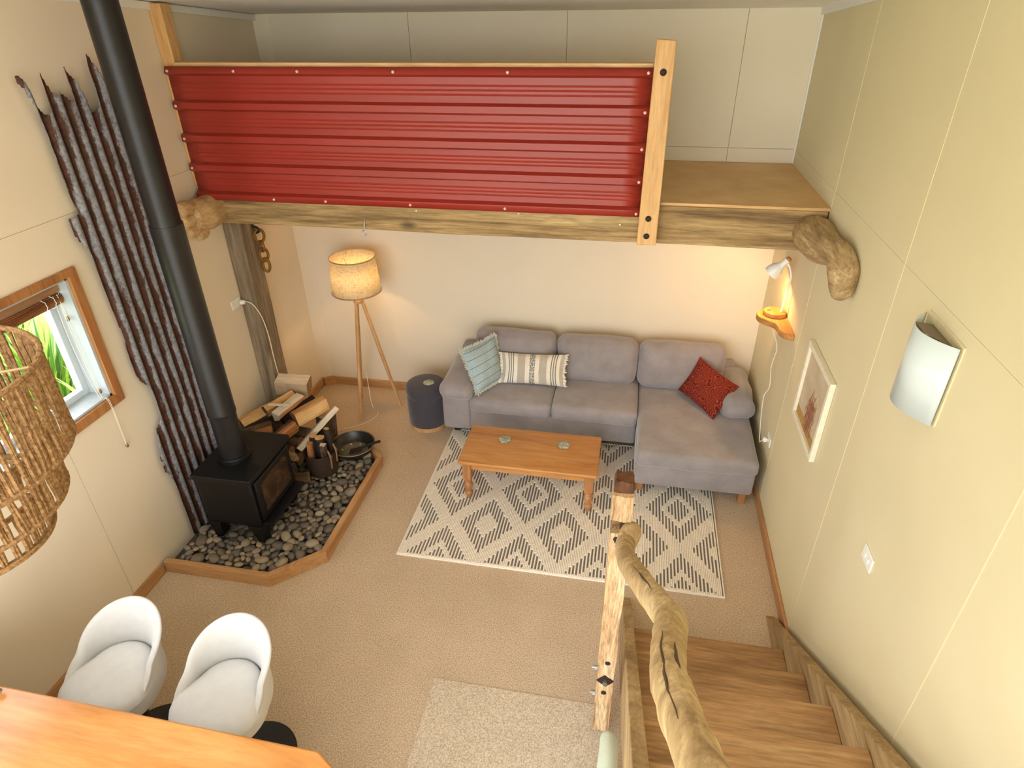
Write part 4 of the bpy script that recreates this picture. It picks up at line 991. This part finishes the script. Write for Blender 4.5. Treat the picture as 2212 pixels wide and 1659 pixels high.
# ------------------------------------------------------------------ woven pendant
PCX, PCY = -2.584, -4.4985
jute_t = NT('jute_rope'); _v = jute_t.coord()
jute_t.base(jute_t.ramp(jute_t.noise(_v, 120, 4), [(.3, lin((112, 80, 50))), (.7, lin((176, 138, 96)))])); jute_t.rough(.95, .1)
jute_t.bump(jute_t.noise(jute_t.coord('Object', (1, 1, 1)), 500, 2), .6, .003)
pd = thing('woven_pendant', 'three-tier woven jute rope pendant shade above the counter', 'pendant lamp', (PCX, PCY, 2.38))
rj = random.Random(9)
for r, zt, zb, rb_ in ((.262, 2.805, 2.60, .258), (.212, 2.625, 2.475, .206), (.158, 2.495, 2.385, .150)):
    mb = MB(); n = int(2*pi*r/.0135)
    for k in range(n):
        a = 2*pi*(k+rj.uniform(-.38, .38))/n; da = rj.uniform(-.02, .02)
        if rj.random() < .10: continue
        pts_ = []
        for i in range(6):
            u = i/5; rr_ = (r+(rb_-r)*u)+.004*noise.noise((k*.7, u*3, r*9)); aa = a+da*u+.012*noise.noise((k*1.3, u*4, 1))
            pts_.append((PCX+rr_*cos(aa), PCY+rr_*sin(aa), zt+(zb-zt)*u))
        mb.tube(pts_, .0046, 5, wob=.0012, wf=160)
    tr_ = obj('rope_tier', mb, jute_t.m, pd, 60, kind='stuff', label='tier of vertical jute strands')
    for z, q in ((zt, r), (zb, rb_)):
        obj('ring', MB().tube([(PCX+q*cos(t*pi/24), PCY+q*sin(t*pi/24), z) for t in range(49)], .0065, 7), jute_t.m, tr_)
mb = MB()
for k in range(4):
    a = k*pi/2+.5
    mb.tube([(PCX+.02*cos(a), PCY+.02*sin(a), 2.79), (PCX+.26*cos(a), PCY+.26*sin(a), 2.80)], .003, 6)
obj('spider_frame', mb, plain('frame_tan', (176, 140, 96), .5), pd)
obj('inner_ring', MB().lathe([(.148, 2.39), (.158, 2.39), (.158, 2.396), (.148, 2.396), (.148, 2.39)], (PCX, PCY, 0), 40, cap=False), jute_t.m, pd)
obj('lamp_holder', MB().lathe([(.02, 2.70), (.022, 2.79), (.012, 2.82)], (PCX, PCY, 0), 16), rubber_m, pd)
obj('suspension_cord', MB().tube([(PCX, PCY, 2.8), (PCX, PCY, zc(PCY)-.001)], .004, 8), rubber_m, pd)

# ------------------------------------------------------------------ staircase, newel, driftwood handrail
stc = thing('staircase', 'open timber staircase with solid side stringers', 'staircase', (-.5, -2.4, 0))
GO, RI = .335, .2495
def stringer(x0, x1, mat, yo):
    top_ = lambda y: (-2.31+yo-y)*.745
    yb = -5.06
    mb = MB().prism([(-2.31+yo, 0), (yb, min(top_(yb), 1.97)), (yb, top_(yb)-.40), (-2.31+yo-.50, 0)], 0, x0, x1)
    return obj('stringer', mb, mat, stc, 0, .004)
stringer(-.098, -.042, string_m, 0)
stringer(-1.018, -.962, [string_m], -.01)
for k in range(8):
    y = -2.72-GO*k; z = .208+RI*k
    if z > 1.93: break
    mb = MB().rbox((-.962, y-.36, z-.045), (-.098, y, z), .008, 2)
    obj('tread', mb, stair_m, stc)

NX, NY_ = -1.108, -3.25
nw = thing('newel_post', 'bleached split-grained old post bolted to the foot of the stair', 'post', (NX, NY_, .06))
def rough_col(x0, x1, y0, y1, z0, z1, seg, wob=.006, taper=0, seed=0):
    mb = MB(); n = 12; pr_ = []
    for k in range(n):
        a = 2*pi*k/n+pi/4; c, s = cos(a), sin(a); m = max(abs(c), abs(s)); pr_.append((c/m, s/m))
    for i in range(seg+1):
        z = z0+(z1-z0)*i/seg; cx_, cy_ = (x0+x1)/2, (y0+y1)/2; e = 1-taper*abs(i/seg-.5)*2*(i/seg > .5)
        for (u, w) in pr_:
            q = Vector((u*9+seed, w*9, z*5)); d = 1+wob*18*(noise.noise(q))
            mb.v.append((cx_+u*(x1-x0)/2*d*e, cy_+w*(y1-y0)/2*d*e, z+(.02*noise.noise((u*5, w*5, seed)) if i in (0, seg) else 0)))
    for i in range(seg):
        for j in range(n): mb.f.append((i*n+j, i*n+(j+1) % n, (i+1)*n+(j+1) % n, (i+1)*n+j)); mb.m.append(0)
    mb.f += [tuple(range(n-1, -1, -1)), tuple(seg*n+j for j in range(n))]; mb.m += [0, 0]
    return mb
shaft = obj('shaft', rough_col(-1.146, -1.062, -3.30, -3.21, .06, 1.50, 40, .006), newel_m, nw, 30)
obj('neck', rough_col(-1.108, -1.064, -3.27, -3.22, 1.46, 1.64, 6, .004, seed=2), newel_dark_m, nw, 30)
obj('head', rough_col(-1.150, -1.064, -3.31, -3.20, 1.585, 1.72, 8, .004, seed=4), newel_m, nw, 30)
obj('cap', rough_col(-1.146, -1.066, -3.29, -3.19, 1.70, 1.765, 4, .003, .18, 6), newel_dark_m, nw, 30)
hexb = lambda c, r, h, M: MB().lathe([(r, 0), (r, h)], c, 6, M=M)
MX = Matrix.Rotation(-pi/2, 4, 'Y'); MY = Matrix.Rotation(pi/2, 4, 'X')
for z in (.52, .31):
    obj('bolt', MB().lathe([(.008, 0), (.008, .03)], (-1.145, -3.255, z+.012), 8, M=MX).lathe([(.017, .004), (.017, .016)], (-1.145, -3.255, z), 6, M=MX), steel_m, nw)
pln = obj('washer_plate', MB().box((-.03, -.006, -.03), (.03, 0, .03), M=Matrix.Translation((-1.104, -3.300, .50)) @ Matrix.Rotation(.7, 4, 'Y')), iron_m, nw)
obj('nut', hexb((-1.104, -3.306, .495), .014, .012, MY), steel_m, pln)
for k in range(4):
    obj('rusty_bolt', MB().lathe([(.014, 0), (.014, .012), (.007, .014), (.007, .03)], (-1.118+.022*k, -3.292, 1.47-.035*(k % 3)), 6, M=MY), iron_m, nw)
for (x, z) in ((-1.10, .64), (-1.106, .40)): obj('bolt_hole', MB().lathe([(.013, 0), (.013, .004)], (x, -3.301, z), 10, M=MY), rubber_m, nw)

def rail_pt(u, v):
    d = RM @ Vector(((u-1106)/F_PX, -(v-829.5)/F_PX, -1)); k = .70
    t = (1.46-k*(CAM.y+3.28)-CAM.z)/(d.z+k*d.y); return CAM+d*t, t
rl = thing('driftwood_handrail', 'thick crooked driftwood handrail following the stair', 'handrail', (-1.05, -3.3, 1.4))
ctrl = [(1352, 1172, 44), (1350, 1198, 40), (1366, 1232, 52), (1398, 1275, 56), (1428, 1312, 62), (1450, 1345, 74), (1446, 1385, 76), (1443, 1435, 80), (1455, 1500, 90), (1478, 1570, 102), (1505, 1630, 112), (1530, 1690, 122), (1560, 1770, 132)]
P_, R_ = [], []
for u, v, w in ctrl:
    p, t = rail_pt(u, v); P_.append(p); R_.append(w/2*t/F_PX*.98)
p0 = P_[0]
PP = bez(P_, 6); RR = []
for i in range(len(PP)):
    u = i/6; k = min(int(u), len(R_)-2); RR.append(R_[k]+(R_[k+1]-R_[k])*(u-k))
obj('log', MB().tube(PP, RR, 22, wob=.005, wf=13), drift_m, rl, 60)
obj('head_knob', blob([p0+Vector((-.01, -.03, -.02)), p0+Vector((.008, .02, .008)), p0+Vector((.022, .06, .012)), p0+Vector((.026, .075, .004))], [.040, .046, .042, .02], 14, .006), drift_m, rl, 60)
obj('wood_plug', MB().lathe([(.012, 0), (.012, .02), (.006, .024)], p0+Vector((-.022, .0, .032)), 10), drift_m, rl)
for i0, i1, off in ((14, 23, .35), (38, 58, .5), (40, 50, -.3)):
    mb = MB(); pts_ = []
    for i in range(i0, i1):
        d = (PP[i+1]-PP[i-1]).normalized(); side = d.cross(Vector((0, 0, 1))).normalized(); upv = side.cross(d).normalized(); an = off+.12*noise.noise((i*.4, 0, off))
        pts_.append(PP[i]+(side*sin(an)+upv*cos(an))*RR[i]*1.0)
    obj('crack', mb.tube(pts_, [.0034*(1-abs(2*k/(len(pts_)-1)-1))+.0005 for k in range(len(pts_))], 5), plain('crack_dark', (70, 50, 30), .9) if 'crack_dark' not in MATS else MATS['crack_dark'], rl)

# pale green soft bundle tucked beside the stringer
gb = obj('fabric_bag', MB().rbox((-1.112, -4.15, .002), (-1.024, -3.53, .50), .042, 8, (.0, .02, .01), wob=.016, wf=5), fabric('pale_green', (198, 206, 184), .05, 10), None, 60)
tag(gb, 'pale green soft fabric bag standing against the stair stringer behind the newel post', 'bag')

# ------------------------------------------------------------------ right wall: sconce, picture, shelf and reading lamp, switches
sc = thing('wall_sconce', 'wall light with curved opal glass diffuser on the straw wall', 'wall lamp', (-.05, -2.98, 2.23))
SY_, SZ_ = -2.97, 2.225; hw, hh = .165, .16
opal = NT('opal_glass'); opal.base(lin((210, 220, 218))); opal.rough(.25, .5); opal.b.inputs['Transmission Weight'].default_value = .0
obj('back_plate', B((-.006, SY_-hw, SZ_-hh+.0), (-.0005, SY_+hw, SZ_+hh+.01)), plain('acrylic_plate', (228, 214, 172), .3), sc, 0, .001)
mb = MB(); K = 20
for i in range(K+1):
    a = -1+2*i/K; y = SY_+hw*a*.97; x = -.016-.085*(1-a*a)
    mb.v += [(x, y, SZ_-hh), (x, y, SZ_+hh)]
mb.f = [(2*i, 2*i+1, 2*i+3, 2*i+2) for i in range(K)]; mb.m = [0]*K
df = obj('diffuser', mb, opal.m, sc, 60); so = df.modifiers.new('t', 'SOLIDIFY'); so.thickness = .004
obj('bracket', MB().prism([(SY_-.11, -.006), (SY_+.11, -.006), (SY_+.05, -.088), (SY_-.05, -.088)], 2, SZ_+.06, SZ_+.066) if False else MB().add([(-.001, SY_-.10, SZ_+.135), (-.001, SY_+.10, SZ_+.135), (-.09, SY_+.05, SZ_+.165), (-.09, SY_-.05, SZ_+.165), (-.001, SY_-.10, SZ_+.125), (-.001, SY_+.10, SZ_+.125), (-.09, SY_+.05, SZ_+.155), (-.09, SY_-.05, SZ_+.155)], [(0, 1, 2, 3), (7, 6, 5, 4), (0, 3, 7, 4), (1, 5, 6, 2), (3, 2, 6, 7), (0, 4, 5, 1)]), plain('bracket_grey', (120, 106, 92), .5, metal=.2), sc)
for s in (1,): obj('clip', MB().lathe([(.006, 0), (.006, .014)], (-.024, SY_+s*.152, SZ_-hh+.02), 8, M=MX), steel_m, sc)

pic = thing('framed_picture', 'small white framed sketch of brown reeds on the straw wall', 'picture', (-.02, -1.83, 1.37))
y0, y1, z0, z1 = -1.565, -2.105, 1.105, 1.635; fw = .032
for poly in ([(y0, z0), (y0, z1), (y0-fw, z1-fw), (y0-fw, z0+fw)], [(y1, z0), (y1+fw, z0+fw), (y1+fw, z1-fw), (y1, z1)], [(y0, z1), (y1, z1), (y1+fw, z1-fw), (y0-fw, z1-fw)], [(y0, z0), (y0-fw, z0+fw), (y1+fw, z0+fw), (y1, z0)]):
    obj('frame_member', MB().prism(poly, 0, -.032, -.001), plain('frame_white', (236, 228, 204), .45) if 'frame_white' not in MATS else MATS['frame_white'], pic, 0, .003)
art = NT('reed_sketch'); v = art.coord(); sp = art.add('SeparateXYZ'); art.link(v, sp.inputs[0])
dy = art.math('DIVIDE', art.math('ADD', sp.outputs['Y'], 1.86), .13); dz = art.math('DIVIDE', art.math('SUBTRACT', sp.outputs['Z'], 1.27), .19)
rr_ = art.math('ADD', art.math('MULTIPLY', dy, dy), art.math('MULTIPLY', dz, dz))
strk = art.noise(art.coord('Object', (1, 14, 2.2), (.35, 0, 0)), 9, 5, .7)
mk = art.math('LESS_THAN', art.math('ADD', rr_, art.math('MULTIPLY', strk, 3.4)), 2.15)
bgc = art.ramp(art.noise(v, 7, 3), [(.3, lin((196, 176, 146))), (.7, lin((216, 198, 168)))])
grd = art.math('LESS_THAN', sp.outputs['Z'], 1.20)
bgc = art.mix(grd, bgc, lin((178, 142, 74)))
art.base(art.mix(mk, bgc, art.ramp(strk, [(.35, lin((110, 58, 34))), (.6, lin((176, 120, 84)))]))); art.rough(.6)
obj('print', B((-.014, y1+fw-.004, z0+fw-.004), (-.002, y0-fw+.004, z1-fw+.004)), art.m, pic, 0)

sh = thing('corner_shelf', 'small boomerang-shaped timber shelf on the straw wall', 'shelf', (-.08, -.9, 1.41))
SHP = bez([(-.001, -.70, 0), (-.07, -.69, 0), (-.15, -.70, 0), (-.20, -.76, 0), (-.20, -.84, 0), (-.155, -.90, 0), (-.105, -.945, 0), (-.09, -1.0, 0), (-.085, -1.06, 0), (-.05, -1.115, 0), (-.001, -1.125, 0)], 5)
obj('board', MB().prism([(p.x, p.y) for p in SHP], 2, 1.405, 1.45), shelf_m, sh, 40, .004)
dl = thing('reading_lamp', 'small white gooseneck reading lamp on the timber shelf', 'lamp', (-.085, -.80, 1.45))
obj('base_disc', MB().lathe([(.0, 1.4505), (.078, 1.4505), (.08, 1.455), (.08, 1.474), (.076, 1.48), (0, 1.48)], (-.085, -.80, 0), 32, cap=False), shelf_m, dl)
obj('touch_button', MB().lathe([(.016, 1.48), (.014, 1.484), (0, 1.4855)], (-.125, -.795, 0), 16, cap=False), steel_m, dl)
neck = bez([(-.045, -.81, 1.48), (-.040, -.81, 1.58), (-.034, -.815, 1.70), (-.035, -.82, 1.76), (-.055, -.81, 1.82), (-.075, -.80, 1.845)], 6)
obj('gooseneck', MB().tube(neck, .0065, 10), plastic_m, dl)
dv = Vector((-.60, .20, -.78)).normalized(); q = dv.to_track_quat('Z', 'Y').to_matrix().to_4x4()
hd = obj('lamp_head', MB().lathe([(.020, -.012), (.022, .0), (.022, .045), (.030, .06), (.045, .085), (.052, .115), (.054, .14), (.051, .14), (.042, .09), (.02, .06)], (-.078, -.80, 1.865), 28, cap=False, M=q), plastic_m, dl)
obj('cap', MB().lathe([(.0, -.022), (.018, -.022), (.021, -.012), (.021, .002)], (-.078, -.80, 1.865), 24, cap=False, M=q), shelf_m, hd)
hp = Vector((-.078, -.80, 1.865))+dv*.09
obj('bulb', MB().lathe([(.0, .03), (.012, .026), (.02, .01), (.018, -.01), (.01, -.02), (0, -.02)], hp, 14, cap=False, M=q), bulb_t.m, hd)
l = bpy.data.lights.new('reading_bulb_light', 'POINT'); l.energy = 14; l.color = (1, .60, .25); l.shadow_soft_size = .02
lo = bpy.data.objects.new('reading_bulb_light', l); COL.objects.link(lo); lo.location = hp+dv*.04; lo.parent = dl; lo.matrix_parent_inverse = wmat(dl).inverted()

socket('power_socket', 'white power socket on the straw wall beside the chaise', -.0, -1.12, .56, -1, .075, .115)
lead = thing('reading_lamp_lead', 'thin white lead running from the reading lamp down to the socket', 'lead', (-.03, -.9, .6))
obj('cable', MB().tube(bez([(-.09, -.88, 1.405), (-.088, -.885, 1.36), (-.035, -.88, 1.22), (-.04, -.86, 1.05), (-.03, -.90, .90), (-.05, -.88, .80), (-.055, -.95, .66), (-.052, -1.0, .56), (-.05, -1.03, .50), (-.05, -1.06, .49), (-.055, -1.09, .52), (-.04, -1.11, .555)], 7), .0032, 6), cord_m, lead)
obj('plug', MB().rbox((-.046, -1.128, .538), (-.0145, -1.095, .572), .008, 2), plastic_m, lead)
socket('light_switch', 'white double light switch plate on the straw wall', 0, -3.035, 1.285, -1, .075, .115, 2)
